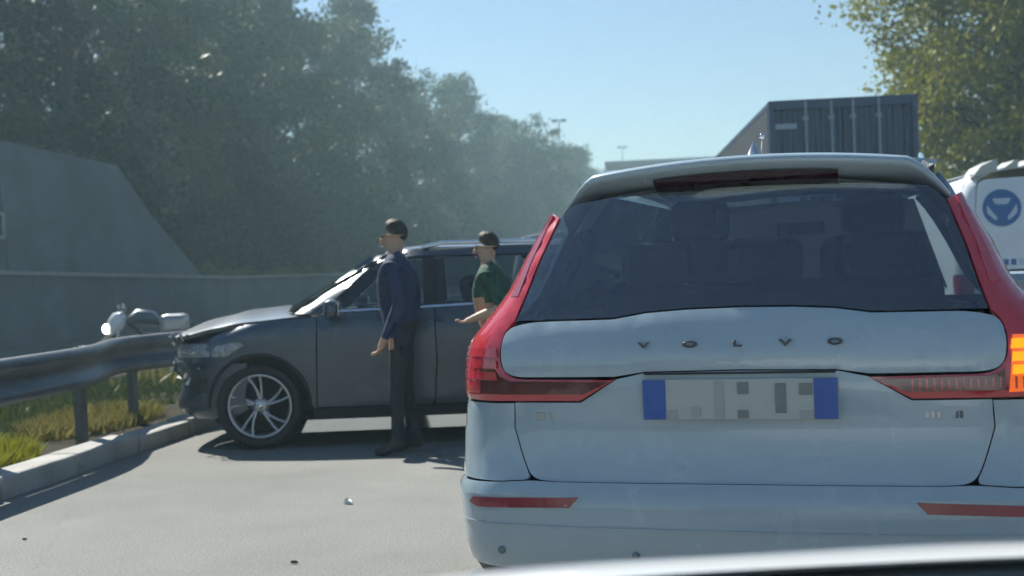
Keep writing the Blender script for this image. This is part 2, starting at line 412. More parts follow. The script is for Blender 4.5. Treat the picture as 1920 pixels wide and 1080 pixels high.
# ground sheet, carriageways, planted median, embankment
g = MB(); g.add([(-400, -60, -.06), (400, -60, -.06), (400, 700, -.06), (-400, 700, -.06)], [(0, 1, 2, 3)])
tag(g.build('ground', 'verge', fix=False), kind='structure')
ro = strip('road', -.12, 14.5, -30, 420, 0, 'asphalt', 4, 40)
strip('opposite_road', -15.2, -3.6, -30, 112, -.02, 'asphalt_shaded', 3, 30)
rnd = random.Random(3)
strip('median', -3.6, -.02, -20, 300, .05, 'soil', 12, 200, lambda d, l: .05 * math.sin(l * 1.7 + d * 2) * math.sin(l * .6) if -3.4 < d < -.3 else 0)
strip('embankment', -60, -15.4, -20, 420, 0, 'verge', 20, 60, lambda d, l: min(3.0, (-15.4 - d) * .32) + .25 * math.sin(l * .21 + d))
strip('verge', 14.6, 60, -20, 420, 0, 'verge', 20, 60, lambda d, l: min(3.5, (d - 14.6) * .3) + .3 * math.sin(l * .23 + d))

# kerb: separate stones with uneven joints
kerb = tag(empty('kerb', RW(-.1, 8)), kind='structure')
l = 2.0; i = 0
while l < 46:
    L = .98 if l < 30 else 1.0
    k = MB(); dx = rnd.uniform(-.012, .012); dz = rnd.uniform(-.012, .012)
    k.box((0, 0, .035 + dz), (.24, L - .025, .2), rz=-A_ROAD + rnd.uniform(-.006, .006), bev=.02)
    o = k.build('kerbstone', 'concrete', kerb); o.location = RW(-.12 + dx, l + L / 2) - kerb.location
    l += L; i += 1
strip('kerb_far', -.24, 0.0, 46, 300, .12, 'concrete', 1, 20)

# ------------------------------------------------------------------ white estate SUV, seen from behind
def white_suv():
    t = empty('estate_car', (.686, 3.98, 0), R(-17.3))
    tag(t, 'white estate car seen from behind with tall red tail lamps and roof rails', 'car')
    B = Body(w=[(.18, .88), (.25, .94), (.30, .962), (.45, .980), (.58, .996), (.70, .998), (.85, .984), (.95, .974), (1.04, .956), (1.10, .91), (1.2, .832), (1.35, .768), (1.48, .712), (1.56, .67), (1.62, .62), (1.68, .56)],
             yr=[(.16, .18), (.24, .08), (.32, .02), (.42, 0), (.52, 0), (.58, .02), (.66, .045), (.78, .058), (.90, .05), (1.0, .058), (1.08, .085), (1.16, .125), (1.25, .18), (1.4, .28), (1.52, .36), (1.60, .42), (1.68, .50)],
             yf=[(.16, 4.35), (.4, 4.45), (.8, 4.4), (.98, 4.2), (1.05, 3.55), (1.2, 3.3), (1.6, 2.65), (1.7, 2.5)],
             rr=[(.16, .15), (.58, .19), (.9, .20), (1.05, .18), (1.2, .14), (1.7, .12)], rf=[(.16, .35), (.95, .35), (1.05, .2), (1.7, .14)], cr=.055)
    ctr = (0, 2.2, .8); W = B.w
    def rp(name, poly, mat, par=t, **k): return panel(name, poly, B.rear, mat, par, ctr, pre=B.rpre(), **k)
    # tailgate: upper swell, lower face
    up = mirror([(0, 1.141), (.17, 1.138), (.30, 1.130), (.41, 1.113), (.70, 1.110, .05), (.785, 1.09, .07), (.800, 1.02, .05), (.790, .95, .04), (.745, .928, .05), (.40, .928), (.30, .943), (0, .947)])
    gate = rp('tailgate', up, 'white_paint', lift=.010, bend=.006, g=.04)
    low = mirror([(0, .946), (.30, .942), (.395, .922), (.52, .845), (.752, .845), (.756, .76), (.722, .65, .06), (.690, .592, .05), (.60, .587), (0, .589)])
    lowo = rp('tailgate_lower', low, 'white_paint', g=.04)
    # rear quarter and bumper
    for sg in (-1, 1):
        q = [(.753, .843), (W(.84) + .02, .843), (W(.84) + .30, .86), (W(.6) + .30, .60), (W(.58) + .02, .585), (.80, .585), (.692, .592, .03), (.723, .65, .06), (.757, .76)]
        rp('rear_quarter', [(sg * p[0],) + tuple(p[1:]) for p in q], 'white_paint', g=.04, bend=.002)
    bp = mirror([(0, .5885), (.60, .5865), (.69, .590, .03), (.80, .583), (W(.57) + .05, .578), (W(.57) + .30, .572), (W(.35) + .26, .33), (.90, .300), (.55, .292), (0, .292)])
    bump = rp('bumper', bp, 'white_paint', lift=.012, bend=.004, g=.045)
    rp('bumper_skirt', mirror([(0, .290), (.55, .290), (.90, .296), (W(.25) + .2, .30), (W(.2) + .1, .20), (.6, .185), (0, .185)]), 'black_plastic', lift=.004)
    rp('skid_trim', mirror([(0, .262), (.55, .262), (.60, .22), (0, .215)]), 'polished', lift=.012)
    # crease on bumper and small fittings
    rp('bumper_crease', mirror([(0, .449), (.6, .447), (.9, .452), (W(.45), .450), (.6, .443), (0, .445)]), 'white_paint', lift=.021, inset=0, bend=.004, par=bump, g=.06)
    for sg in (-1, 1):
        rp('reflector', [(sg * x, z) for x, z in ((.895, .532), (.520, .540), (.553, .508), (.885, .500), (.915, .515))], 'lamp_dim', lift=.018, par=bump, bend=.002)
        rp('reflector_frame', [(sg * x, z) for x, z in ((.93, .540), (.50, .548), (.548, .498), (.89, .490), (.93, .508))], 'white_paint', lift=.0155, par=bump, bend=.002)
    for x in (-.80, -.34, .34, .80):
        p = Vector(B.rear(B.sx(x, .36), .36)); s_ = MB(); s_.lathe([(-.020, .0001), (-.020, .012), (.01, .014)], 'Y', 16, c=p); s_.build('parking_sensor', 'plate_grey', bump)
    # tail lamps
    inner = [(.52, .849), (.397, .920), (.748, .924, .04), (.793, .955, .05), (.803, 1.02, .05), (.787, 1.085, .06), (.757, 1.112), (.733, 1.189), (.700, 1.315), (.650, 1.465)]
    outer = [(W(1.485) - .012, 1.488), (W(1.35) + .004, 1.35), (W(1.2) + .02, 1.2), (W(1.12) + .05, 1.12), (W(1.05) + .09, 1.055, .03), (W(.95) + .10, .95), (W(.85) + .10, .849)]
    for sg in (-1, 1):
        lp = rp('tail_lamp', [(sg * p[0],) + tuple(p[1:]) for p in inner + outer], 'lamp_red', lift=.008, bend=.006, g=.035)
        if sg > 0: tag(lp, 'red tail lamp with the amber indicator lit')
        rp('lamp_shade', [(sg * x, z) for x, z in (((.875, .965), (.82, .962), (.80, .935), (.76, .918), (.415, .913), (.505, .872), (.875, .872)) if sg < 0 else ((.790, .945), (.785, .935), (.75, .918), (.415, .913), (.505, .872), (.790, .872)))], 'lamp_dark', lift=.0115, par=lp, bend=.001)
        rp('light_guide', [(sg * x, z) for x, z in ((.79, 1.19), (.755, 1.19), (.725, 1.315), (.672, 1.47), (.69, 1.475), (.745, 1.33))], 'lamp_dim' if sg < 0 else 'lamp_red', lift=.0112, par=lp, bend=.001)
        for k in range(3):
            z0 = .918 + .038 * k
            rp('indicator', [(sg * x, z) for x, z in ((.806, z0), (W(z0) + .03, z0), (W(z0) + .03, z0 + .03), (.810, z0 + .03))], 'amber' if sg > 0 else 'lamp_red', lift=.014, par=lp, bend=.002)
        if sg > 0:
            rp('indicator_lens', [(x, z) for x, z in ((.796, .866), (W(.9) + .05, .866), (W(1.0) + .05, 1.035), (.812, 1.035))], 'amber_deep', lift=.0122, par=lp, bend=.001)
            for k in range(16):
                x = .52 + k * .021
                rp('lens_rib', [(x, .878), (x + .006, .878), (x + .006, .912), (x, .912)], 'lamp_red', lift=.0125, par=lp, bend=0, inset=0, g=.03)
    # rear window, spoiler, brake lamp
    gl = mirror([(0, 1.560), (.30, 1.552), (.60, 1.51), (.646, 1.462), (.696, 1.315), (.729, 1.189), (.752, 1.114), (.41, 1.117), (.30, 1.134), (.17, 1.142), (0, 1.145)])
    rp('rear_window', gl, 'glass_dark', lift=.004, thick=.004)
    sp = MB(); nx = 40
    def spsec(x):
        u = (x / .665); yb = .325 + .11 * u * u + .25 * max(0, abs(u) - .8); zt = 1.642 - .048 * u * u - 1.15 * max(0, abs(u) - .80) ** 1.5
        return [(yb + .45, zt + .022), (yb + .2, zt + .016), (yb + .03, zt + .002), (yb, zt - .012), (yb + .004, zt - .026), (yb + .016, zt - .036), (yb + .10, zt - .095 + .01 * u * u), (yb + .16, zt - .08), (yb + .45, zt - .04)]
    xs = [-.665 + 1.33 * k / nx for k in range(nx + 1)]; vs = []; m = 9
    for x in xs: vs += [(x * (1 - .0 * 0), y, z) for y, z in spsec(x)]
    sp.add(vs, [(i * m + k, (i + 1) * m + k, (i + 1) * m + (k + 1) % m, i * m + (k + 1) % m) for i in range(nx) for k in range(m)], True)
    sp.add(vs[:m], [tuple(range(m))]); sp.add(vs[-m:], [tuple(range(m))[::-1]])
    spo = sp.build('spoiler', 'white_paint', t)
    bl = MB()
    def bf(a, b):
        x = -.31 + .62 * a; s_ = spsec(x); p = Vector((0,) + s_[5]); q = Vector((0,) + s_[6]); r_ = p.lerp(q, .15 + .8 * b) + Vector((x, -.004, -.008)); return r_
    bl.grid(bf, 24, 3); bl.grid(lambda a, b: bf(a, b) + Vector((0, .004, .012)), 24, 3); bl.build('brake_lamp', 'brake_dark', spo)
    # roof, roof rails, fin
    rz = lambda x, y: 1.668 - .055 * (x / .62) ** 2 - .05 * max(0, (y - 1.4) / 1.5) ** 2
    panel('roof', [(-.63, .62), (.63, .62), (.63, 2.55), (.4, 2.78, .2), (-.4, 2.78, .2), (-.63, 2.55)], lambda x, y: (x, y, rz(x, y)), 'white_paint', t, ctr, g=.09)
    for sg in (-1, 1):
        r_ = MB(); r_.tube([(sg * .585, .58, 1.588), (sg * .585, .76, 1.625), (sg * .585, 1.0, 1.650), (sg * .585, 1.4, 1.660), (sg * .58, 2.2, 1.645), (sg * .575, 2.42, 1.60)], [.016, .018, .018, .018, .018, .016], 10); r_.build('roof_rail', 'polished', t)
    fn = MB(); vs = []
    for k in range(9):
        u = k / 8; h_ = .075 * (1 - u) ** 1.3 * min(1, u * 14 + .15); wd = .028 * (1 - u * .7)
        vs += [(-wd, .66 + .20 * u, 1.655), (0, .66 + .20 * u + .02, 1.66 + h_), (wd, .66 + .20 * u, 1.655)]
    fn.add(vs, [(3 * i + a, 3 * i + a + 1, 3 * i + a + 4, 3 * i + a + 3) for i in range(8) for a in (0, 1)], True); fn.add(vs[:3], [(0, 1, 2)])
    fo = fn.build('antenna_fin', 'chrome', t)
    an = MB(); an.tube([(.025, .72, 1.655), (.03, .69, 1.69), (.034, .685, 1.73)], [.004, .003, .003], 6); an.lathe([(1.722, .001), (1.727, .009), (1.738, .011), (1.746, .001)], 'Z', 10, c=(.034, .685, 0)); an.build('antenna_mast', 'chrome', fo)
    # flanks
    for sg in (-1, 1):
        S = B.side(sg)
        def sd_(name, poly, mat, **k): return panel(name, poly, S, mat, t, ctr, g=.10, **k)
        a1 = arch(.95, .36, .40, 0, 180); a2 = arch(3.62, .36, .40, 0, 180)
        sd_('side_panel', [(.52, .60), (.52, 1.06), (1.2, 1.06), (3.2, 1.04), (3.2, .36)] + [(3.2, .32), (1.38, .32)] + a1[1:] , 'white_paint')
        sd_('front_wing', [(3.21, .40)] + a2[::-1][0:] + [(4.05, .40), (4.05, .93), (3.21, 1.04)], 'white_paint')
        sd_('sill', [(1.34, .2), (3.24, .2), (3.24, .31), (1.34, .31)], 'black_plastic')
        sd_('side_window', [(.82, 1.09), (.98, 1.47), (1.35, 1.52), (2.5, 1.50), (3.05, 1.10)], 'glass_dark')
        sd_('window_surround', [(.45, 1.07), (.62, 1.20), (.75, 1.53), (.85, 1.59), (2.55, 1.58), (3.28, 1.07)], 'white_paint', lift=-.012)
        wheel(t, (sg * .86, .95, .36), sg, .36, .25, .24); wheel(t, (sg * .86, 3.62, .36), sg, .36, .25, .24)
        mi = MB(); mi.box((sg * 1.05, 2.95, 1.10), (.22, .12, .15), bev=.04); mi.build('wing_mirror', 'white_paint', t)
    panel('bonnet', [(-.80, 4.15, .2), (.80, 4.15, .2), (.84, 3.50), (.4, 3.60), (-.4, 3.60), (-.84, 3.50)], lambda x, y: (x, y, 1.06 - .04 * (x / .8) ** 2 - .16 * max(0, (y - 3.4) / .9) ** 2), 'white_paint', t, ctr, g=.1)
    B2 = B
    panel('windscreen', mirror([(0, 1.58), (.56, 1.56), (.72, 1.1), (0, 1.08)]), B.front, 'glass', t, ctr, pre=B.fpre(), g=.1)
    panel('front_bumper', mirror([(0, .85), (.7, .9), (.93, .88), (.93, .35), (0, .2)]), B.front, 'white_paint', t, ctr, pre=B.fpre(), g=.1)
    panel('grille', mirror([(0, .82), (.42, .82), (.38, .55), (0, .52)]), B.front, 'black_plastic', t, ctr, pre=B.fpre(), g=.1, lift=.01)
    for sg in (-1, 1): panel('headlamp', [(sg * .5, .84), (sg * .86, .86), (sg * .84, .74), (sg * .5, .74)], B.front, 'headlamp', t, ctr, pre=B.fpre(), g=.08, lift=.012)
    B.shell('inner_body', [.2, .4, .6, .8, .9, 1.0, 1.05], .03, 'gap_black', t)
    # cabin
    for x in (-.38, .38):
        s_ = MB(); s_.box((x, 2.2, .75), (.5, .5, .25), bev=.07); s_.box((x, 1.92, 1.08), (.48, .16, .62), bev=.07, rot=Matrix.Rotation(R(-12), 3, 'X')); s_.box((x, 1.84, 1.47), (.27, .11, .19), bev=.05); s_.build('front_seat', 'seat_dark', t)
    s_ = MB(); s_.box((0, 1.05, .98), (1.3, .16, .46), bev=.06, rot=Matrix.Rotation(R(-14), 3, 'X'))
    for x in (-.42, 0, .42): s_.box((x, .98, 1.29), (.28, .10, .17), bev=.04)
    s_.build('rear_seat', 'seat_dark', t)
    s_ = MB(); s_.box((0, 3.15, .98), (1.4, .5, .22), bev=.06); s_.build('dashboard', 'seat_dark', t)
    s_ = MB(); s_.box((0, 2.72, 1.44), (.24, .04, .07), bev=.015); s_.build('rear_view_mirror', 'seat_dark', t)
    s_ = MB(); s_.box((0, .62, 1.03), (1.3, .5, .02)); s_.build('parcel_shelf', 'seat_dark', t)
    # number plate, letters, badges on the tailgate
    y0 = B.yr(.855) - .012
    pl = MB(); pl.box((0, y0, .856), (.612, .012, .130), bev=.004); plate = pl.build('number_plate', 'plate_white', lowo)
    def blk(x0, x1, z0, z1, mat, name='plate_block'):
        b_ = MB(); b_.box(((x0 + x1) / 2, y0 - .0075, (z0 + z1) / 2), (x1 - x0, .003, z1 - z0)); return b_.build(name, mat, plate)
    blk(-.304, -.231, .793, .919, 'plate_blue', 'plate_band'); blk(.232, .304, .793, .919, 'plate_blue', 'plate_band')
    blk(-.230, -.195, .794, .820, 'plate_grey_light'); blk(-.074, -.045, .795, .915, 'plate_grey_light'); blk(-.003, .033, .872, .910, 'plate_grey'); blk(-.003, .030, .795, .822, 'plate_grey')
    blk(.114, .148, .812, .905, 'plate_grey'); blk(.187, .228, .868, .904, 'plate_grey'); blk(.187, .228, .795, .818, 'plate_grey_light')
    blk(-.15, -.12, .80, .83, 'plate_grey_light')
    for ch, x in zip('VOLVO', (-.300, -.150, 0, .150, .300)):
        me = text_mesh(ch, .052, .004); o = link('letter', me, 'letter_metal', gate)
        z = 1.030; p = B.rear(B.sx(x, z), z); o.location = (p[0], p[1] - .016, z); o.rotation_euler = (R(90 + 12), 0, 0); o.scale = (1.15, .52, 1)
    for x0, x1, mt in ((.555, .605, 'alloy'), (.63, .668, 'letter_metal'), (-.68, -.56, 'trim_pale')):
        p = B.rear(B.sx((x0 + x1) / 2, .80), .80); b_ = MB()
        for k in range(3): b_.box((x0 + (x1 - x0) * (k + .5) / 3, p[1] - .004 + abs(x0) * .01, .80), ((x1 - x0) / 3.6, .006, .024), bev=.002)
        b_.build('badge', mt, lowo)
    hd = MB(); hd.box((0, B.yr(.935) - .006, .938), (.60, .016, .006), bev=.002); hd.build('plate_lamp_strip', 'black_plastic', lowo)
    ex = MB(); ex.tube([(0, 1.0, 1.05), (.0, .9, 1.05)], .01, 5)
    return t
white_suv()

# ------------------------------------------------------------------ bonnet of the white car the picture is taken from
def own_bonnet():
    t = empty('white_car', (.55, 1.5, 0)); tag(t, 'sunlit white bonnet edge with black cowl at the bottom right', 'car')
    b = MB()
    def z0(x): u = abs(x / .80); return .945 - .030 * max(0, u - .45) ** 2 * 1.2 - .5 * max(0, u - .86) ** 1.6
    def f(a, q):
        x = -.80 + 1.60 * a; u = x / .80; y = -.04 + 1.05 * q - .06 * u * u
        return (x, y, z0(x) + .004 * math.sin(min(1, q * 8) * math.pi / 2) - .26 * max(0, q - .03) ** 1.15 + .004 * math.cos(u * 9) * q)
    b.grid(f, 60, 24); b.grid(lambda a, q: Vector(f(a, q)) - Vector((0, 0, .025)), 60, 24)
    b.build('bonnet', 'bonnet_white', t)
    c = MB(); c.grid(lambda a, q: (-.80 + 1.6 * a, -.40 + .35 * q - .06 * (2 * a - 1) ** 2, z0(-.80 + 1.6 * a) - .02 - .05 * (1 - q)), 30, 4); c.build('cowl', 'black_plastic', t)
    wi = MB(); wi.tube([(-.55, -.24, .925), (-.1, -.20, .93), (.4, -.22, .93)], .010, 6); wi.build('wiper', 'black_plastic', t)
    for sg in (-1, 1):
        s_ = MB(); s_.grid(lambda a, q: (sg * (.80 + .12 * math.sin(q * 1.5)), -.4 + 1.35 * a, .86 - .45 * q - .18 * a * a), 12, 8); s_.build('wing', 'bonnet_white', t)
own_bonnet()

# ------------------------------------------------------------------ dark crashed car, side on, nose against the guardrail
def dark_car():
    t = empty('crashed_car', (1.674, 10.5, 0), R(90))
    tag(t, 'dark grey car standing across the road with its crumpled nose against the guardrail', 'car')
    B = Body(w=[(.15, .80), (.22, .85), (.35, .878), (.50, .885), (.66, .905), (.80, .908), (.90, .90), (.97, .885), (1.03, .855), (1.12, .805), (1.25, .745), (1.40, .675), (1.46, .63), (1.52, .55)],
             yr=[(.15, .15), (.3, .03), (.55, 0), (.9, .04), (1.05, .12), (1.3, .33), (1.5, .58)],
             yf=[(.15, 4.2), (.3, 4.36), (.55, 4.40), (.75, 4.36), (.86, 4.25), (.95, 4.0), (1.0, 3.52), (1.06, 3.42), (1.25, 3.08), (1.46, 2.70), (1.52, 2.58)],
             rr=[(.15, .22), (.9, .25), (1.05, .2), (1.5, .15)], rf=[(.15, .30), (.8, .36), (.96, .36), (1.02, .16), (1.5, .13)], cr=.10, cf=.14,
             wy=lambda y: 1 - .045 * max(0, (y - 3.2) / 1.2) ** 2 - .04 * max(0, (1.0 - y)) ** 2)
    ctr = (0, 2.1, .7); edge = tab([(3.05, 1.005), (3.6, .965), (4.0, .905), (4.2, .86), (4.4, .77)])
    rn = random.Random(11)
    fa = arch(3.61, .33, .385, 0, 180, 18); ra = arch(.85, .33, .385, 0, 180, 18)
    for sg in (-1, 1):
        S = B.side(sg)
        def crush(f):
            def h(y, z):
                p = Vector(f(y, z)); k = .35 * max(0, (y - 3.95) / .45)
                p.y -= .10 * k * (.6 + .4 * math.sin(z * 17 + 1)); p.x += sg * (.03 * k * math.sin(y * 31 + z * 13) - .10 * k); p.z += .02 * k * math.sin(y * 23 + z * 9); return p
            return h
        def sp(name, poly, mat, par=t, f=S, **k): k.setdefault('g', .07); return panel(name, poly, f, mat, par, ctr, **k)
        sp('front_wing', fa[::-1][:0] + [(4.36, .60), (4.30, .80), (4.15, .865), (3.9, .925), (3.5, .965), (3.15, .985), (3.16, .80), (3.18, .27)] + fa[::-1], 'dark_paint', f=crush(S), g=.05)
        d1 = sp('front_door', [(3.172, .30), (3.153, .80), (3.145, 1.0), (2.27, 1.02), (2.26, .62), (2.29, .29, .05)], 'dark_paint')
        d2 = sp('rear_door', [(2.283, .29), (2.254, .62), (2.263, 1.02), (1.22, 1.04), (1.18, .80), (1.30, .55), (1.30, .29, .06)], 'dark_paint')
        sp('rear_quarter', [(1.28, .28), (1.28, .53), (1.16, .80), (1.20, 1.04), (.75, 1.07), (.22, 1.0), (.16, .8), (.16, .40), (.44, .33)] + ra[::-1][1:-1], 'dark_paint')
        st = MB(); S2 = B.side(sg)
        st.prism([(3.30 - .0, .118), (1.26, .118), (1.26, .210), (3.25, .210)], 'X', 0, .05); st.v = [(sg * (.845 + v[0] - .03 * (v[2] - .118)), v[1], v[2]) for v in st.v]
        st.build('lit_road_mirror', 'polished', t)  # added mirror strip; reflects lit road where sunlit ground shows under the car
        sp('sill', [(3.22, .205), (3.20, .285), (1.26, .275), (1.26, .205)], 'black_plastic')
        for nm, dd, poly in (('front_window', d1, [(3.10, 1.02), (2.74, 1.345), (2.60, 1.395), (2.36, 1.41), (2.35, 1.03)]), ('rear_window', d2, [(2.24, 1.035), (2.25, 1.41), (1.60, 1.40), (1.28, 1.06)]), ('quarter_window', None, [(1.18, 1.07), (1.48, 1.385), (1.05, 1.34), (.72, 1.10)])):
            sp(nm, poly, 'glass', dd or t, thick=.004)
        sp('a_pillar', [(3.34, 1.01), (3.12, 1.01), (2.75, 1.36), (2.60, 1.405), (2.60, 1.455), (2.78, 1.42)], 'dark_paint', g=.04, inset=0)
        sp('b_pillar', [(2.345, 1.03), (2.355, 1.41), (2.255, 1.41), (2.245, 1.03)], 'black_plastic', g=.05, inset=0)
        sp('c_pillar', [(1.27, 1.055), (1.59, 1.40), (1.49, 1.388), (1.19, 1.07)], 'black_plastic', g=.05, inset=0)
        sp('d_pillar', [(.71, 1.08), (1.04, 1.345), (1.05, 1.44), (.80, 1.42), (.42, 1.07)], 'dark_paint', g=.06, inset=0)
        sp('roof_edge', [(2.62, 1.405), (2.36, 1.415), (1.6, 1.405), (1.05, 1.35), (.85, 1.43), (1.2, 1.462), (2.3, 1.478), (2.66, 1.455)], 'dark_paint', g=.06, inset=0, lift=.002)
        rl = MB(); rl.tube([(sg * .635, .95, 1.455), (sg * .63, 1.05, 1.49), (sg * .63, 2.2, 1.505), (sg * .63, 2.36, 1.475)], .016, 8); rl.build('roof_rail', 'polished', t)
        # arch lips and liners
        for cy in (3.61, .85):
            lp = MB(); lp.tube([Vector(S(cy + .387 * math.cos(R(a)), .33 + .387 * math.sin(R(a)))) + Vector((sg * .003, 0, 0)) for a in range(0, 181, 10)], .012, 6); lp.build('arch_trim', 'black_plastic', t)
            li = MB(); li.grid(lambda a, b: (sg * (.86 - .32 * b), cy + .375 * math.cos(math.pi * a), .33 + .375 * math.sin(math.pi * a)), 18, 2); li.build('arch_liner', 'gap_black', t)
        mi = MB(); mi.box((sg * .985, 3.02, 1.045), (.20, .11, .135), bev=.045); mi.tube([(sg * .84, 3.03, 1.0), (sg * .93, 3.03, 1.02)], .025, 8); mo = mi.build('wing_mirror', 'dark_paint', d1)
        gm = MB(); gm.box((sg * .985, 2.962, 1.045), (.16, .006, .10), bev=.002); gm.build('mirror_glass', 'chrome', mo)
        for y, dd in ((2.42, d1), (1.42, d2)):
            p = Vector(S(y, .89)); h = MB(); h.box(p + Vector((sg * .018, 0, 0)), (.02, .19, .028), bev=.009); h.build('door_handle', 'dark_paint', dd)
        sp('belt_trim', [(3.10, 1.008), (2.27, 1.02), (1.22, 1.042), (.75, 1.072), (.75, 1.088), (1.22, 1.060), (2.27, 1.036), (3.10, 1.024)], 'chrome', lift=.006, inset=0, g=.06)
        wheel(t, (sg * .785, 3.61, .325), sg, .325, .240, .22, 1); wheel(t, (sg * .785, .85, .325), sg, .325, .240, .22, 1)
        # broken headlamp
        def bf0(q, z):
            p = Vector(B.front(q, z)); p.y -= .03 + .02 * math.sin(q * 6 + z * 9); return p
        p0 = Vector((sg * .66, 4.10, .76)); hlo = panel('headlamp', [(sg * .46, .745), (sg * .60, .80), (sg * .95, .815), (sg * 1.02, .79), (sg * .92, .71), (sg * .55, .69)], bf0, 'lamp_cracked', t, ctr, pre=B.fpre(), g=.04, lift=.012)
        for k in range(22):
            s_ = MB(); c = p0 + Vector((sg * rn.uniform(.02, .22), rn.uniform(-.12, .22), rn.uniform(-.24, .13))); a, b_, c_ = (Vector((rn.uniform(-1, 1), rn.uniform(-1, 1), rn.uniform(-1, 1))).normalized() * rn.uniform(.012, .06) for _ in range(3))
            s_.add([c + a, c + b_, c + c_, c - a * .6 + b_ * .1], [(0, 1, 2), (0, 3, 1), (1, 3, 2), (0, 2, 3)]); s_.build('lamp_shard', 'shard', hlo)
    # bonnet, pushed up and buckled
    def hood(x, y):
        k = max(0, min(1, (y - 3.55) / .7)); b = edge(y) + .080 * (1 - (x / .80) ** 2) + .006 * math.sin(x * 7 + 1) * k + .012 * math.exp(-((y - 3.86 - .12 * x) / .12) ** 2) + .008 * k * math.sin(y * 14 + x * 4)
        return (x, y - .03 * k * (.5 + .5 * math.sin(x * 5 + 2)), b + .006)
    panel('bonnet', [(-.815, 3.20), (-.6, 3.40), (0, 3.48), (.6, 3.40), (.815, 3.20), (.83, 3.9), (.77, 4.25, .12), (.4, 4.38), (-.4, 4.38), (-.77, 4.25, .12), (-.83, 3.9)], hood, 'dark_paint', t, (0, 3.5, .3), g=.05, thick=.03)
    panel('roof', [(-.64, .78), (.64, .78), (.64, 2.50), (.40, 2.66, .1), (-.40, 2.66, .1), (-.64, 2.50)], lambda x, y: (x, y, 1.528 - .055 * (x / .64) ** 2 - .045 * ((y - 1.7) / .95) ** 2), 'dark_paint', t, ctr, g=.08)
    panel('windscreen', mirror([(0, 1.475), (.56, 1.45), (.655, 1.25), (.74, 1.02), (.4, 1.005), (0, 1.005)]), B.front, 'glass', t, ctr, pre=B.fpre(), g=.06, lift=.006)
    panel('tailgate_window', mirror([(0, 1.42), (.52, 1.40), (.64, 1.10), (0, 1.09)]), B.rear, 'glass', t, ctr, pre=B.rpre(), g=.08)
    panel('tailgate', mirror([(0, 1.085), (.66, 1.085), (.70, .5), (0, .48)]), B.rear, 'dark_paint', t, ctr, pre=B.rpre(), g=.08)
    panel('rear_bumper', mirror([(0, .475), (.70, .49), (.86, .52), (.86, .3), (0, .22)]), B.rear, 'dark_paint', t, ctr, pre=B.rpre(), g=.08, lift=.02)
    for sg in (-1, 1): panel('tail_lamp', [(sg * .71, .95), (sg * .95, .95), (sg * .95, .78), (sg * .71, .76)], B.rear, 'lamp_dim', t, ctr, pre=B.rpre(), g=.06, lift=.008)
    # crumpled front bumper and grille
    def bf(q, z):
        p = Vector(B.front(q, z)); p.y -= .03 + .025 * math.sin(q * 6 + z * 9) + .02 * math.sin(z * 21 + q * 3); p.x *= .99; p.z += .02 * math.sin(q * 8); return p
    panel('front_bumper', mirror([(0, .60), (.55, .62), (.80, .66), (.90, .66), (1.10, .64), (1.06, .42), (1.02, .30), (.885, .26), (.6, .20), (0, .19)]), bf, 'dark_paint', t, ctr, pre=B.fpre(), g=.05)
    panel('front_fascia', mirror([(0, .86), (.5, .86), (.86, .85), (1.05, .83), (1.12, .67), (.90, .67), (.55, .63), (0, .61)]), bf, 'dark_paint', t, ctr, pre=B.fpre(), g=.05)
    panel('grille', mirror([(0, .78), (.42, .77), (.38, .65), (0, .63)]), bf, 'black_plastic', t, ctr, pre=B.fpre(), g=.06, lift=.012)
    B.shell('inner_body', [.2, .4, .6, .8, .86], .045, 'gap_black', t, .14)
    for x in (-.36, .36):
        s_ = MB(); s_.box((x, 2.25, .62), (.5, .5, .22), bev=.07); s_.box((x, 1.96, .95), (.46, .15, .6), bev=.06, rot=Matrix.Rotation(R(-12), 3, 'X')); s_.box((x, 1.87, 1.30), (.26, .1, .18), bev=.04); s_.build('front_seat', 'seat_dark', t)
    s_ = MB(); s_.box((0, 1.1, .85), (1.2, .16, .6), bev=.06, rot=Matrix.Rotation(R(-14), 3, 'X')); s_.build('rear_seat', 'seat_dark', t)
    s_ = MB(); s_.box((0, 3.15, .90), (1.35, .5, .18), bev=.05); s_.build('dashboard', 'seat_dark', t)
    return t
dark_car()

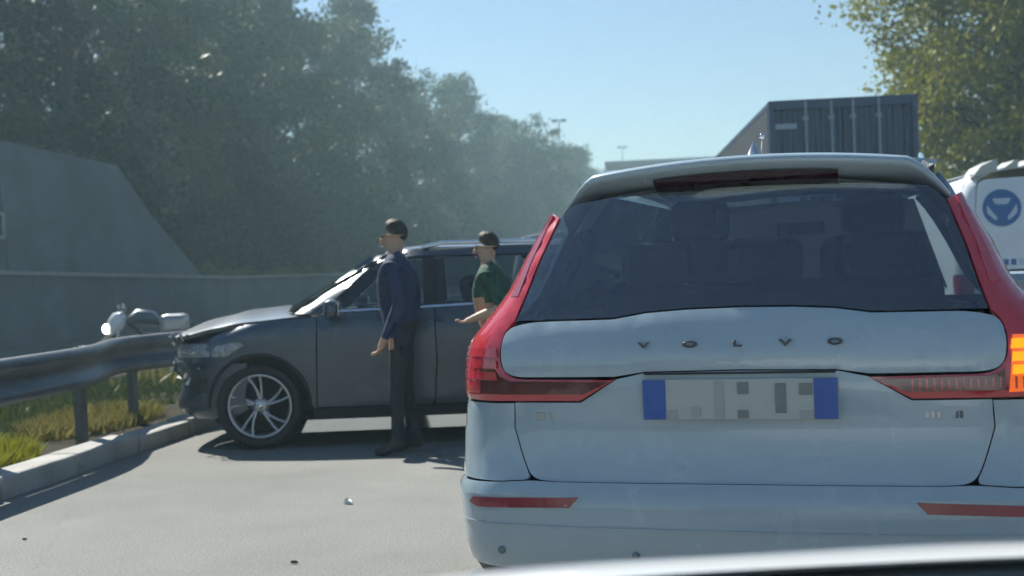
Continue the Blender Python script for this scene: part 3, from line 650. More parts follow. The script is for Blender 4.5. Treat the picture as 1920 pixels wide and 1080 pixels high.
# ------------------------------------------------------------------ guardrail
def guardrail():
    t = empty('guardrail', RW(-.25, 8)); tag(t, 'galvanised steel crash barrier with bent end behind the kerb', 'guardrail')
    zt = .835
    prof = [(-.015, zt), (.03, zt - .012), (.045, zt - .045), (.04, zt - .075), (-.02, zt - .115), (-.025, zt - .155), (-.02, zt - .195), (.04, zt - .235), (.045, zt - .265), (.03, zt - .298), (-.015, zt - .31)]
    def beam(l0, l1, dfun):
        b = MB(); n = max(2, int((l1 - l0) / .25)); vs = []; m = len(prof)
        for i in range(n + 1):
            l = l0 + (l1 - l0) * i / n
            for d, z in prof: vs.append(RW(-.25 + d + dfun(l), l, z) - t.location)
            for d, z in prof: vs.append(RW(-.25 + d - .006 + dfun(l), l, z - .002) - t.location)
        k = 2 * m; fs = []
        for i in range(n):
            for q in range(m - 1):
                fs.append((i * k + q, i * k + q + 1, (i + 1) * k + q + 1, (i + 1) * k + q)); fs.append((i * k + m + q, (i + 1) * k + m + q, (i + 1) * k + m + q + 1, i * k + m + q + 1))
            fs.append((i * k, (i + 1) * k, (i + 1) * k + m, i * k + m)); fs.append((i * k + m - 1, i * k + 2 * m - 1, (i + 1) * k + 2 * m - 1, (i + 1) * k + m - 1))
        b.add(vs, fs, True); return b.build('rail_beam', 'galv', t)
    dent = lambda l: -.38 * math.exp(-((l - 10.9) / .9) ** 2)
    l = 1.02
    while l < 60:
        L = 1.46 if l < 16 else 4.4
        beam(l, l + L, dent)
        l += L
    l = 1.0
    pm_ = None
    while l < 60:
        p = MB(); p.box((0, 0, .36), (.055, .10, .92), rz=-A_ROAD); p.box((.04, 0, .70), (.07, .09, .26), rz=-A_ROAD)
        if pm_ is None: pm_ = p.mesh('post'); pm_.materials.append(M['galv_dull'])
        o = bpy.data.objects.new('post', pm_); C.objects.link(o); o.parent = t; o.location = RW(-.36 + dent(l), l) - t.location
        l += 1.46 if l < 16 else 2.2
    for k in range(4):
        pass
guardrail()

# ------------------------------------------------------------------ other vehicles
def rig_wheel(parent, loc, r, wd, name='wheel'):
    b = MB(); b.lathe([(-wd / 2, r * .55), (-wd / 2, r * .9), (-wd * .4, r), (wd * .4, r), (wd / 2, r * .9), (wd / 2, r * .55), (wd * .3, r * .5), (wd * .3, .001)], 'X', 28, c=loc); return b.build(name, 'rubber', parent)
def abutment():
    """smooth grey concrete wing wall with a raking end shaped after a windscreen reflection, pale coping on the low barrier in front of it"""
    t = empty('retaining_wall', RW(-11, 20, -.1)); tag(t, 'smooth dark grey concrete retaining wall beyond the far road, its raking end shaped after a windscreen reflection', 'wall')
    O = t.location
    def pt(d, l, z): return RW(d, l, z) - O
    def wall(name, prof, d0, d1, mat, lean=0):
        b = MB(); n = len(prof); vs = [pt(d0 - lean * max(0, z), l, z) for l, z in prof] + [pt(d1, l, z) for l, z in prof]
        b.add(vs, [tuple(range(n)), tuple(range(n, 2 * n))[::-1]] + [(i_, (i_ + 1) % n, n + (i_ + 1) % n, n + i_) for i_ in range(n)]); return b.build(name, mat, t)
    w_ = wall('wing_wall', [(4, -.5), (4, 5.0), (22, 4.85), (34.2, 4.55), (36.0, 3.3), (39.6, 1.38), (39.6, -.5)], -11.35, -13.5, 'wall_grey', .06)  # raking end follows the diagonal of a windscreen reflection
    for l in (10, 16, 22, 28):     # vertical joints, thin proud ribs of filler
        j_ = MB(); j_.tube([pt(-11.345 - .06 * 1.7, l, 1.7), pt(-11.345 - .06 * 4.5, l, 4.5)], .012, 6); j_.build('joint', 'wall_joint', w_)
    for k, (l0, l1) in enumerate([(4 + 4 * q, 8 + 4 * q) for q in range(15)]):
        z0 = 1.80 - .0215 * (l0 - 20) if l0 < 40 else 1.37 - .004 * (l0 - 40); z1 = 1.80 - .0215 * (l1 - 20) if l1 < 40.1 else 1.37 - .004 * (l1 - 40)
        o = wall('barrier_panel', [(l0 + .01, -.5), (l0 + .01, z0 - .09), (l1 - .01, z1 - .09), (l1 - .01, -.5)], -10.85, -11.2, 'wall_grey')
        wall('coping', [(l0 + .006, z0 - .088), (l0 + .006, z0), (l1 - .006, z1), (l1 - .006, z1 - .088)], -10.76, -11.26, 'concrete')
    # recessed niche with a pale frame
    l = 27.4; h = MB(); h.box((0, 0, 0), (.10, .86, .46), bev=.02); ho_ = h.build('niche', 'chassis', w_); ho_.location = pt(-11.50, l, 2.70); ho_.rotation_euler = (0, 0, -A_ROAD)
    f_ = MB()
    for dz in (-.27, .27): f_.box((.04, 0, dz), (.10, 1.0, .07), bev=.015)
    for dy in (-.47, .47): f_.box((.04, dy, 0), (.10, .07, .5), bev=.015)
    fo_ = f_.build('niche_frame', 'concrete', ho_)
abutment()

def motorcycle():
    """silver touring motorcycle standing behind the guardrail, facing left"""
    t = empty('motorcycle', (-5.92, 21.0, -.10), R(10)); t.scale = (.88, .88, .88); tag(t, 'silver motorcycle with bright headlamp and metal case standing behind the guardrail', 'motorcycle')
    # local: forward = -x
    for x in (-.72, .72):
        e = empty('wheel', (x, 0, .31), 0, t); b = MB(); b.lathe([(-.06, .20), (-.065, .26), (-.03, .31), (.03, .31), (.065, .26), (.06, .20)], 'Y', 32); b.build('tyre', 'rubber', e)
        b = MB(); b.lathe([(-.03, .205), (.03, .205)], 'Y', 32)
        for k in range(6): a = k * math.pi / 3; b.tube([(0, 0, 0), (.2 * math.cos(a), 0, .2 * math.sin(a))], .014, 5)
        b.build('rim', 'alloy', e)
    b = MB(); b.tube([(-.72, .05, .31), (-.52, .05, .95)], .025, 8); b.tube([(-.72, -.05, .31), (-.52, -.05, .95)], .025, 8); b.build('fork', 'polished', t)
    b = MB(); b.tube([(-.5, 0, .9), (-.2, 0, .62), (.25, 0, .55), (.72, 0, .33)], .04, 8); b.box((0, 0, .42), (.5, .3, .34), bev=.06); b.build('frame', 'chassis', t)
    b = MB(); b.tube([(-.42, 0, .88), (-.25, 0, .94), (.0, 0, .90), (.12, 0, .82)], [.07, .15, .14, .06], 12); b.build('fuel_tank', 'dark_paint', t)
    b = MB(); b.tube([(.08, 0, .82), (.3, 0, .80), (.62, 0, .86)], [.09, .13, .10], 10, flat=.5); b.build('seat', 'seat_dark', t)
    b = MB(); b.tube([(-.74, 0, .62), (-.72, 0, .70), (-.66, 0, .82), (-.58, 0, .94), (-.50, 0, 1.02)], [.05, .12, .16, .15, .05], 14); fa_ = b.build('fairing', 'headlamp', t)
    b = MB(); b.lathe([(-.05, .001), (-.05, .05), (-.02, .085), (.03, .09)], 'X', 20, c=(-.84, -.03, .74)); b.build('headlamp', 'headlamp_lit', fa_)
    b = MB(); b.tube([(-.50, -.36, 1.02), (-.50, -.15, 1.04), (-.50, .15, 1.04), (-.50, .36, 1.02)], .016, 6); b.build('handlebar', 'chassis', t)
    for y in (-.30, .30):
        b = MB(); b.tube([(-.5, y, 1.04), (-.54, y * 1.15, 1.14)], .008, 5); b.box((-.55, y * 1.2, 1.15), (.04, .12, .07), bev=.015); b.build('mirror', 'polished', t)
    for y in (-.28, .28):
        b = MB(); b.box((.40, y, .78), (.50, .24, .36), bev=.10); p_ = b.build('side_case', 'alloy', t)
        b = MB(); b.box((.40, y, .93), (.46, .245, .02), bev=.008); b.build('case_lid', 'galv_dull', p_)
    b = MB(); b.tube([(-.1, -.16, .3), (.3, -.18, .28), (.8, -.2, .36)], [.03, .045, .05], 10); b.build('exhaust', 'polished', t)
motorcycle()

def container_truck():
    t = empty('container_truck', (5.72, 21.75, 0), R(-4.5)); tag(t, 'dark navy container lorry queueing beyond the white estate car', 'lorry')
    W_, z0, z1, L = 2.48, 1.25, 3.92, 11.6
    b = MB()
    for sg in (-1, 1):
        n = 44; vs = []
        for k in range(n * 4 + 1):
            y = .15 + (L - .3) * k / (n * 4); x = sg * (W_ / 2 - (.035 if k % 4 in (1, 2) else 0)); vs += [(x, y, z0 + .1), (x, y, z1 - .08)]
        b.add(vs, [(2 * k, 2 * k + 2, 2 * k + 3, 2 * k + 1) for k in range(n * 4)])
    b.build('side_wall', 'box_grey', t)
    b = MB(); b.box((0, L / 2, z1 - .04), (W_, L, .08)); b.box((0, L / 2, z0 + .06), (W_, L, .14)); b.box((0, L - .05, (z0 + z1) / 2), (W_ - .05, .08, z1 - z0 - .2)); b.build('container_frame', 'navy', t)
    fr = MB()
    for x in (-W_ / 2 + .05, W_ / 2 - .05): fr.box((x, .02, (z0 + z1) / 2), (.10, .14, z1 - z0 + .03), bev=.01)
    for z in (z0 + .06, z1 - .06): fr.box((0, .025, z), (W_ - .2, .13, .16), bev=.01)
    fr.build('door_frame', 'navy', t)
    for sg in (-1, 1):
        d = MB(); vs = []; n = 12
        for k in range(n * 2 + 1):
            x = sg * (.015 + (W_ / 2 - .12) * k / (n * 2)); y = .03 + (.03 if (k // 2) % 2 else 0); vs += [(x, y, z0 + .14), (x, y, z1 - .14)]
        d.add(vs, [(2 * k, 2 * k + 2, 2 * k + 3, 2 * k + 1) for k in range(n * 2)]); do = d.build('door', 'navy', t)
        for x in ((.62, .19) if sg < 0 else (.17, .60)):
            r_ = MB(); r_.tube([(sg * x, -.03, z0 + .02), (sg * x, -.03, z1 - .02)], .022, 8)
            for z in (z0 + .3, z1 - .3): r_.box((sg * x, -.01, z), (.09, .05, .06))
            ro_ = r_.build('locking_rod', 'navy_bar', do)
            h_ = MB(); h_.box((sg * x + .14, -.045, z0 + .95 + .12 * (x > .3)), (.34, .02, .045), bev=.008); h_.build('rod_handle', 'navy_bar', ro_)
    for x, z, wd in ((-.98, 2.25, .44), (.62, 2.72, .30), (.95, 2.62, .34), (-.95, 3.5, .36)):
        m_ = MB(); m_.box((x, .012, z), (wd, .01, .09), bev=.003); m_.build('marking_plate', 'navy_bar', t)
    b = MB(); b.box((0, L / 2, .95), (.9, L, .3)); b.box((0, .1, .62), (2.3, .12, .14), bev=.02); b.build('chassis', 'chassis', t)
    for y in (1.3, 2.6, 3.9):
        for sg in (-1, 1): rig_wheel(t, (sg * 1.02, y, .5), .5, .34)
    for sg in (-1, 1): b = MB(); b.box((sg * .95, .02, .8), (.4, .06, .14), bev=.015); b.build('tail_lamp', 'lamp_dim', t)
    c = MB(); c.box((0, L + 1.5, 1.9), (2.4, 2.0, 2.6), bev=.15); c.build('cab', 'navy', t)
    rig_wheel(t, (-1.0, L + 1.5, .5), .5, .34); rig_wheel(t, (1.0, L + 1.5, .5), .5, .34)
container_truck()

def white_van(loc, rz, label, z_scale=1, emblem=False, name='panel_van'):
    t = empty(name, loc, rz); tag(t, label, 'van')
    w_, h, L = .98, 2.12 * z_scale, 4.9
    B = Body(w=[(.2, w_ - .04), (.5, w_), (1.1, w_), (1.7 * z_scale, w_ - .06), (h - .15, w_ - .12), (h, w_ - .22)], yr=[(.2, .04), (.5, 0), (1.2, .02), (h - .1, .08), (h, .14)], yf=[(.2, L), (.7, L), (1.0, L - .3), (1.1, L - .8), (h, L - 1.7)], rr=[(.2, .14), (h, .14)], rf=[(.2, .3), (h, .2)], cr=.03)
    ctr = (0, L / 2, 1); zt = h - .06
    def rp(n_, poly, mat, par=t, **k): return panel(n_, poly, B.rear, mat, par, ctr, pre=B.rpre(), g=.09, **k)
    for sg in (-1, 1):
        d = rp('rear_door', [(sg * .006, .42), (sg * .82, .42), (sg * .82, 1.2), (sg * .74, zt - .06, .1), (sg * .006, zt - .04)], 'white_van')
        if emblem:
            rp('door_recess', [(sg * .10, .78), (sg * .56, .78, .08), (sg * .56, 1.075, .12), (sg * .10, 1.075, .12)], 'black_plastic', d, lift=.004)
        else:
            rp('door_window', [(sg * .08, 1.25 * z_scale), (sg * .74, 1.25 * z_scale, .08), (sg * .70, zt - .22, .08), (sg * .08, zt - .22, .08)], 'glass_dark', d, lift=.004)
        rp('tail_lamp', [(sg * .83, .62), (sg * (w_ + .04), .62), (sg * (w_ + .04), 1.02), (sg * .83, 1.02)], 'lamp_dim', lift=.008)
        S = B.side(sg)
        panel('side_panel', [(.2, .35), (.46, .35)] + arch(.9, .33, .40, 180, 0)[1:-1] + [(1.34, .35), (L - 1.25, .35)] + [(L - 1.2, 1.05), (L - 1.8, zt - .1), (.2, zt - .02)], S, 'white_van', t, ctr, g=.14)
        panel('front_wing', [(L - 1.23, 1.04), (L - .45, .95), (L - .4, .4), (L - .55, .36)] + arch(L - .92, .33, .38, 10, 170)[1:-1] + [(L - 1.23, .36)], S, 'white_van', t, ctr, g=.12)
        panel('cab_window', [(L - 1.25, 1.1), (L - 1.75, zt - .25), (L - 2.3, zt - .25), (L - 2.3, 1.1)], S, 'glass_dark', t, ctr, g=.12, lift=.006)
        rp('corner_post', [(sg * .826, 1.03), (sg * (w_ + .06), 1.03), (sg * (w_ + .04), 1.6), (sg * (B.w(zt) + .05), zt), (sg * .60, zt), (sg * .745, zt - .06, .08), (sg * .826, 1.2)], 'white_van')
        for y in (.9, L - .92): wheel(t, (sg * .86, y, .33), sg, .33, .21, .21)
    rp('bumper', mirror([(0, .41), (.83, .41), (w_ + .1, .60), (w_ + .1, .3), (0, .26)]), 'black_plastic', lift=.03)
    panel('roof', [(-.80, .10), (.80, .10), (.80, L - 1.7), (-.80, L - 1.7)], lambda x, y: (x, y, h + .02 - .07 * (x / .8) ** 2 - .04 * max(0, .4 - y)), 'white_van', t, ctr, g=.12)
    panel('windscreen', mirror([(0, zt - .05), (.74, zt - .1), (.85, 1.12), (0, 1.1)]), B.front, 'glass_dark', t, ctr, pre=B.fpre(), g=.12)
    panel('front_bumper', mirror([(0, 1.0), (.85, .98), (.9, .35), (0, .25)]), B.front, 'white_van', t, ctr, pre=B.fpre(), g=.12)
    B.shell('inner_body', [.25, .5, .8, 1.0], .05, 'gap_black', t)
    if emblem:
        # pale wedges added for the sunlit highlights along the rear roof edge
        for k, x in enumerate((-.66, -.40, -.21, .0, .22, .44, .66)):
            f_ = MB(); wd = .22 if k == 0 else .11; hh = .13 if k == 0 else .085
            zr = h + .02 - .07 * (x / .8) ** 2 - .02
            f_.prism([(x - wd / 2 - .03, zr - (.05 if k == 0 else .0)), (x + wd / 2, zr), (x + wd / 2 + .015, zr + hh), (x + wd / 2 - .03, zr + hh * .92), (x - wd * .2, zr + hh * .5)], 'Y', .06, .55); f_.build('roof_highlight', 'plate_white', t)
        z = 1.70; x0 = -.515
        def disc(n_, cx, cz, r_, mat, lift, par=t, ex=1): return rp(n_, [(cx + r_ * math.cos(a * math.pi / 14), cz + r_ * ex * math.sin(a * math.pi / 14)) for a in range(28)], mat, par, lift=lift, bend=0, inset=0)
        e = disc('emblem', x0, z, .19, 'emblem_blue', .006)
        rp('emblem_lobe', [(x0 - .10, z + .10, .03), (x0 + .10, z + .10, .03), (x0 + .06, z + .035, .02), (x0 - .06, z + .035, .02)], 'emblem_pale', e, lift=.008, bend=0)
        for sg in (-1, 1): rp('emblem_lobe', [(x0 + sg * .145, z + .04, .02), (x0 + sg * .155, z - .05, .04), (x0 + sg * .06, z - .135, .03), (x0 + sg * .045, z - .10, .02), (x0 + sg * .10, z - .03, .02)], 'emblem_pale', e, lift=.008, bend=0)
        for k in range(7): 
            x = -.60 + k * .075
            rp('lettering_block', [(x, 1.115), (x + .05, 1.115), (x + .05, 1.175), (x, 1.175)], 'emblem_blue' if k % 3 else 'emblem_pale', t, lift=.006, bend=0, inset=0)
    return t
white_van((5.53, 12.95, 0), R(-6), 'white panel van with round blue emblem on its rear door', emblem=True)
white_van((.96, 20.0, 0), R(-8), 'white van standing beyond the roof of the dark crashed car', z_scale=.86)

# ------------------------------------------------------------------ people
def person(name, label, loc, s, joints, edges, mats, hairdir, head):
    """joints: name -> (forward, left, up, radius or (rx, ry)); faces world -X"""
    t = empty(name, loc); tag(t, label, 'person')
    names = list(joints); idx = {n: i for i, n in enumerate(names)}
    co = [Vector((-joints[n][0] * s, -joints[n][1] * s, joints[n][2] * s)) for n in names]
    me = bpy.data.meshes.new('body'); me.from_pydata(co, [(idx[a], idx[b]) for a, b in edges], [])
    o = bpy.data.objects.new('body', me); C.objects.link(o)
    md = o.modifiers.new('skin', 'SKIN'); sk = me.skin_vertices[0].data
    for n in names:
        r = joints[n][3]; r = r if isinstance(r, tuple) else (r, r); sk[idx[n]].radius = (r[0] * s, r[1] * s); sk[idx[n]].use_root = (n == 'pelvis')
    md.use_smooth_shade = True; su = o.modifiers.new('sub', 'SUBSURF'); su.levels = 2; su.render_levels = 2
    dg = bpy.context.evaluated_depsgraph_get(); m2 = bpy.data.meshes.new_from_object(o.evaluated_get(dg)); bpy.data.objects.remove(o)
    m2.name = 'body'; keys = list(dict.fromkeys(mats.values())); m2.materials.clear()
    for k in keys: m2.materials.append(M[k])
    seg = []
    for a, b in edges: seg.append((co[idx[a]], co[idx[b]], keys.index(mats.get((a, b), mats.get('*')))))
    for p in m2.polygons:
        c = p.center; best = 1e9
        for a, b, k in seg:
            ab = b - a; u = max(0, min(1, (c - a).dot(ab) / max(ab.length_squared, 1e-9))); d = (a + ab * u - c).length
            if d < best: best = d; p.material_index = k
        p.use_smooth = True
    body = bpy.data.objects.new('body', m2); C.objects.link(body); body.parent = t
    hc = Vector((-head[0] * s, -head[1] * s, head[2] * s)); h = MB()
    tilt = Matrix.Rotation(R(42), 3, 'Y')      # cap tipped towards the back of the head
    def hf(a, b):
        th = 2 * math.pi * a; ph = math.pi * .60 * b
        d = tilt @ Vector((math.cos(th) * math.sin(ph), math.sin(th) * math.sin(ph), math.cos(ph)))
        r = .097 + .003 * math.sin(th * 9 + b * 7) + .002 * math.sin(th * 17 + b * 23) - .040 * max(0, (b - .62) / .38) ** 1.5
        return hc + Vector((d.x * r * 1.04 + .004, d.y * r * .92, d.z * r * 1.08)) * s
    h.grid(hf, 28, 12); h.build('hair', 'hair', t)
    ns = MB(); ns.tube([hc + Vector((-.078, 0, -.022)) * s, hc + Vector((-.092, 0, -.045)) * s, hc + Vector((-.100, 0, -.062)) * s, hc + Vector((-.080, 0, -.068)) * s], [.006 * s, .010 * s, .014 * s, .010 * s], 8); ns.build('nose', 'skin', t)
    mo = MB(); mo.tube([hc + Vector((-.076, -.022, -.098)) * s, hc + Vector((-.086, 0, -.096)) * s, hc + Vector((-.076, .022, -.098)) * s], [.003, .006, .003], 6); mo.build('mouth', 'lip', t)
    for l in (-1, 1):
        e = MB(); p = hc + Vector((-.078, l * .032, -.028)) * s
        e.lathe([(-.009, .0005), (-.006, .006), (0, .008), (.006, .006), (.009, .0005)], 'X', 10, c=p); e.build('eye', 'eye', t)
    return t
def skeleton(lean=0, larm=None, rarm=None, stance=.10, lf=(0, 0), head_f=.03):
    J = dict(pelvis=(0, 0, .95, (.135, .105)), waist=(.0, 0, 1.08, (.172, .165)), chest=(lean * .6, 0, 1.27, (.19, .185)), upper=(lean * .8, 0, 1.40, (.135, .13)), neck=(lean, 0, 1.485, .052), skull_base=(lean + .012, 0, 1.57, (.072, .080)), skull=(lean + .008, 0, 1.645, (.080, .092)),
             chin=(lean + .07, 0, 1.545, .030))
    E_ = [('pelvis', 'waist'), ('waist', 'chest'), ('chest', 'upper'), ('upper', 'neck'), ('neck', 'skull_base'), ('skull_base', 'skull'), ('skull_base', 'chin')]
    for sd_, sg, arm, fo in (('l', 1, larm, lf[0]), ('r', -1, rarm, lf[1])):
        J['ear' + sd_] = (lean - .005, sg * .088, 1.60, .016); E_.append(('skull', 'ear' + sd_))
        J['hip' + sd_] = (0, sg * .09, .88, .092); J['knee' + sd_] = (.02 + fo * .5, sg * stance * .9, .50, .062); J['ankle' + sd_] = (fo, sg * stance, .10, .046); J['heel' + sd_] = (fo - .05, sg * stance, .042, .04); J['ball' + sd_] = (fo + .10, sg * (stance + .02), .036, .042); J['toe' + sd_] = (fo + .175, sg * (stance + .03), .03, .028)
        E_ += [('pelvis', 'hip' + sd_), ('hip' + sd_, 'knee' + sd_), ('knee' + sd_, 'ankle' + sd_), ('ankle' + sd_, 'heel' + sd_), ('ankle' + sd_, 'ball' + sd_), ('ball' + sd_, 'toe' + sd_)]
        sh = Vector((lean * .8, sg * .185, 1.40)); el = sh + Vector(arm[0]); wr = el + Vector(arm[1])
        J['shoulder' + sd_] = (*sh, .078); J['elbow' + sd_] = (*el, .056); J['wrist' + sd_] = (*wr, .032)
        d = (wr - el).normalized(); side = Vector((0, 1, 0)) if abs(d.y) < .7 else Vector((1, 0, 0)); sp_ = side - d * side.dot(d); sp_.normalize(); nn = d.cross(sp_)
        pa = wr + d * .06; J['palm' + sd_] = (*pa, (.034, .024))
        E_ += [('upper', 'shoulder' + sd_), ('shoulder' + sd_, 'elbow' + sd_), ('elbow' + sd_, 'wrist' + sd_), ('wrist' + sd_, 'palm' + sd_)]
        for k, ln in enumerate((.062, .074, .070, .054)):
            a = pa + sp_ * (.028 * (k - 1.5)) * .72 + d * .028; b = a + d * ln * .55 + nn * .012; c = b + d * ln * .35 + nn * .028
            for n_, p in (('a', a), ('b', b), ('c', c)): J['f%d%s%s' % (k, n_, sd_)] = (*p, .0095)
            E_ += [('palm' + sd_, 'f%da%s' % (k, sd_)), ('f%da%s' % (k, sd_), 'f%db%s' % (k, sd_)), ('f%db%s' % (k, sd_), 'f%dc%s' % (k, sd_))]
        a = wr + d * .03 - sp_ * .034; b = a + d * .045 - sp_ * .016
        J['ta' + sd_] = (*a, .012); J['tb' + sd_] = (*b, .010); E_ += [('wrist' + sd_, 'ta' + sd_), ('ta' + sd_, 'tb' + sd_)]
    return J, E_
def wardrobe(E_, top, bare_forearm):
    m = {'*': 'skin'}
    for a, b in E_:
        if a in ('pelvis', 'waist', 'chest') and b in ('waist', 'chest', 'upper') or b.startswith('shoulder') or b.startswith('elbow'): m[(a, b)] = top
        elif b.startswith('wrist') and not bare_forearm: m[(a, b)] = top
        elif b.startswith(('hip', 'knee', 'ankle')): m[(a, b)] = 'trousers'
        elif b.startswith(('heel', 'ball', 'toe')): m[(a, b)] = 'shoe'
        else: m[(a, b)] = 'skin'
    return m
J, E_ = skeleton(.02, larm=((-.03, .045, -.30), (.12, -.02, -.235)), rarm=((.0, -.045, -.30), (.10, .02, -.24)), stance=.085, lf=(.05, -.06))
person('person', 'person in a navy jumper and dark trousers standing beside the dark car', (-.80, 9.12, 0), .965, J, E_, wardrobe(E_, 'jersey_navy', False), 0, (.028, 0, 1.63))
J, E_ = skeleton(.05, larm=((-.09, .05, -.27), (.21, -.02, -.07)), rarm=((-.04, -.05, -.29), (.12, .04, -.20)), stance=.09, lf=(.05, -.05))
person('person', 'person in a dark green top holding a forearm out, half hidden by the white car', (-.12, 9.12, 0), .90, J, E_, wardrobe(E_, 'shirt_green', True), 0, (.058, 0, 1.63))

# ------------------------------------------------------------------ trees
def leaves(pts, size, rs, aspect=.6):
    n = len(pts); d = rs.normal(size=(n, 3)); d /= np.linalg.norm(d, axis=1)[:, None]; e = rs.normal(size=(n, 3)); e -= (e * d).sum(1)[:, None] * d; e /= np.linalg.norm(e, axis=1)[:, None]
    s_ = size * rs.uniform(.6, 1.4, size=(n, 1)); a = d * s_; b = e * s_ * aspect
    v = np.stack([pts - a, pts + b * .9 - a * .1, pts + a, pts - b * .9 - a * .1], 1).reshape(-1, 3); return v
def leaf_mesh(name, pts, size, rs, mat):
    v = leaves(pts, size, rs); n = len(pts); me = bpy.data.meshes.new(name)
    me.vertices.add(4 * n); me.vertices.foreach_set('co', v.astype(np.float32).ravel()); me.loops.add(4 * n); me.loops.foreach_set('vertex_index', np.arange(4 * n, dtype=np.int32)); me.polygons.add(n); me.polygons.foreach_set('loop_start', np.arange(0, 4 * n, 4, dtype=np.int32))
    me.update(); me.validate(); me.materials.append(M[mat]); return me
def make_tree(name, seed, h, r, mat, nlobe=16, ncl=14, nlf=70, size=.15, base=.22, cl=.55, lobe=.36):
    """trunk and limbs; crown of uneven lobes, each a shell of leaf clumps"""
    rs = np.random.RandomState(seed); rn = random.Random(seed); t = empty(name)
    tr = MB(); tp = [(0, 0, -.4)]; x = y = 0
    for k in range(1, 8): x += rn.uniform(-.02, .02) * h * .6; y += rn.uniform(-.02, .02) * h * .6; tp.append((x, y, h * .82 * k / 7))
    tr.tube(tp, [.022 * h * (1 - .125 * k) + .015 for k in range(8)], 8)
    cs = []
    for k in range(nlobe):
        u = (k + rn.random()) / nlobe; env = math.sin(math.pi * min(1, u * .84 + .14)) ** .65
        th = k * 2.4 + rn.uniform(-.5, .5); rl = r * lobe * rn.uniform(.65, 1.25); rad = max(0, r * env * rn.uniform(.55, 1.05) - rl * .6)
        L = Vector((rad * math.cos(th), rad * math.sin(th), h * (base + (1 - base) * u) - rl * .45))
        z0 = min(max(h * .10, L.z - .75 * rad - .3), h * .76)
        tr.tube([(x * z0 / h, y * z0 / h, z0), (L.x * .5, L.y * .5, (z0 + L.z) / 2 + .1), L], [.010 * h * (1 - .7 * z0 / h), .006 * h * (1 - .6 * z0 / h), .012], 5, caps=False)
        for q in range(ncl):
            d = Vector((rn.gauss(0, 1), rn.gauss(0, 1), rn.gauss(.25, 1))).normalized(); p = L + Vector((d.x, d.y, d.z * .8)) * rl * rn.uniform(.55, 1.12); cs.append(tuple(p))
            if q % 3 == 0: tr.tube([L, p], [.02, .006], 4, caps=False)
    tr.build('trunk', 'bark', t)
    cs = np.array(cs); m = len(cs); idx = np.repeat(np.arange(m), nlf); sc_ = rs.uniform(.45, 1.15, size=m)[idx][:, None] * cl
    pts = cs[idx] + np.clip(rs.normal(size=(m * nlf, 3)), -2, 2) * sc_ * np.array([.62, .62, .40])
    o = bpy.data.objects.new('crown', leaf_mesh('crown', pts, size, rs, mat)); C.objects.link(o); o.parent = t
    return t
protos = [make_tree('woodland_tree', 21 + k, 17.0, (4.6, 5.4, 4.0, 5.0)[k], ('leaf_a', 'leaf_b', 'leaf_b', 'leaf_c')[k], (17, 15, 19, 16)[k], 15, 62, .15, (.08, .14, .10, .18)[k], .95, (.36, .42, .34, .38)[k]) for k in range(4)]
rn = random.Random(5); n = 0
spots = []
l = 8
while l < 330:
    for row, d in ((0, -19.0), (1, -25.5)):
        if row == 1 and l > 90: continue
        spots.append((d + rn.uniform(-1.2, 1.2), l + rn.uniform(-1.5, 1.5) + row * 3, row))
    l += 7.5 if l < 110 else 8.5
for k, (d, l_, row) in enumerate(spots):
    src = protos[k % 4]; o = src if k < 4 else copy_tree(src)
    o.location = RW(d, l_, min(3.0, (-15.4 - d) * .32) - .1); sc_ = rn.choice((.72, .84, .95, 1.04, 1.12)) * (1.05 if row else 1); o.scale = (sc_, sc_, sc_ * rn.uniform(.92, 1.08)); o.rotation_euler.z = rn.uniform(0, 6.28)
    tag(o, 'tall dark green tree in the shaded wood beyond the far carriageway', 'tree', 'trees of the wood on the left')
for k in range(9):
    o = copy_tree(protos[(k * 3 + 1) % 4]); o.location = RW(-11.5 + rn.uniform(-1.5, 1.5), 122 + k * 10, 0); s_ = rn.uniform(.84, 1.0); o.scale = (s_, s_, s_); o.rotation_euler.z = rn.uniform(0, 6.28)
    tag(o, 'dark green tree closing the far end of the wood beside the white car roof', 'tree', 'trees at the far end of the wood')
# undergrowth along the wood's foot
bush = [make_tree('shrub', 61 + k, 4.2, 2.4, ('leaf_b', 'leaf_a')[k % 2], 10, 9, 50, .12, .02, .6, .45) for k in range(2)]
for k in range(44):
    o = bush[k % 2] if k < 2 else copy_tree(bush[k % 2]); o.location = RW(-16.6 + rn.uniform(-.6, .8), 13 + k * 3.9 + rn.uniform(-1, 1), 0); s_ = rn.uniform(.8, 1.25); o.scale = (s_, s_, s_); o.rotation_euler.z = rn.uniform(0, 6.28)
    tag(o, 'bushy dark shrub at the foot of the wood on the left', 'shrub', 'shrubs along the foot of the wood')
# hedge plants behind the far barrier
ys = make_tree('median_shrub', 77, 1.3, 1.1, 'leaf_hedge', 9, 9, 50, .05, .05, .25, .45)
for k in range(7):
    o = ys if k == 0 else copy_tree(ys); o.location = RW(-12.3 + rn.uniform(-.15, .15), 42.0 + k * 2.3, .30 - .02 * k); s_ = rn.uniform(1.0, 1.14); o.scale = (s_, s_, s_); o.rotation_euler.z = rn.uniform(0, 6.28)
    tag(o, 'low yellow green shrub showing over the far barrier wall above the dark bonnet', 'shrub', 'yellow green shrubs behind the far barrier')
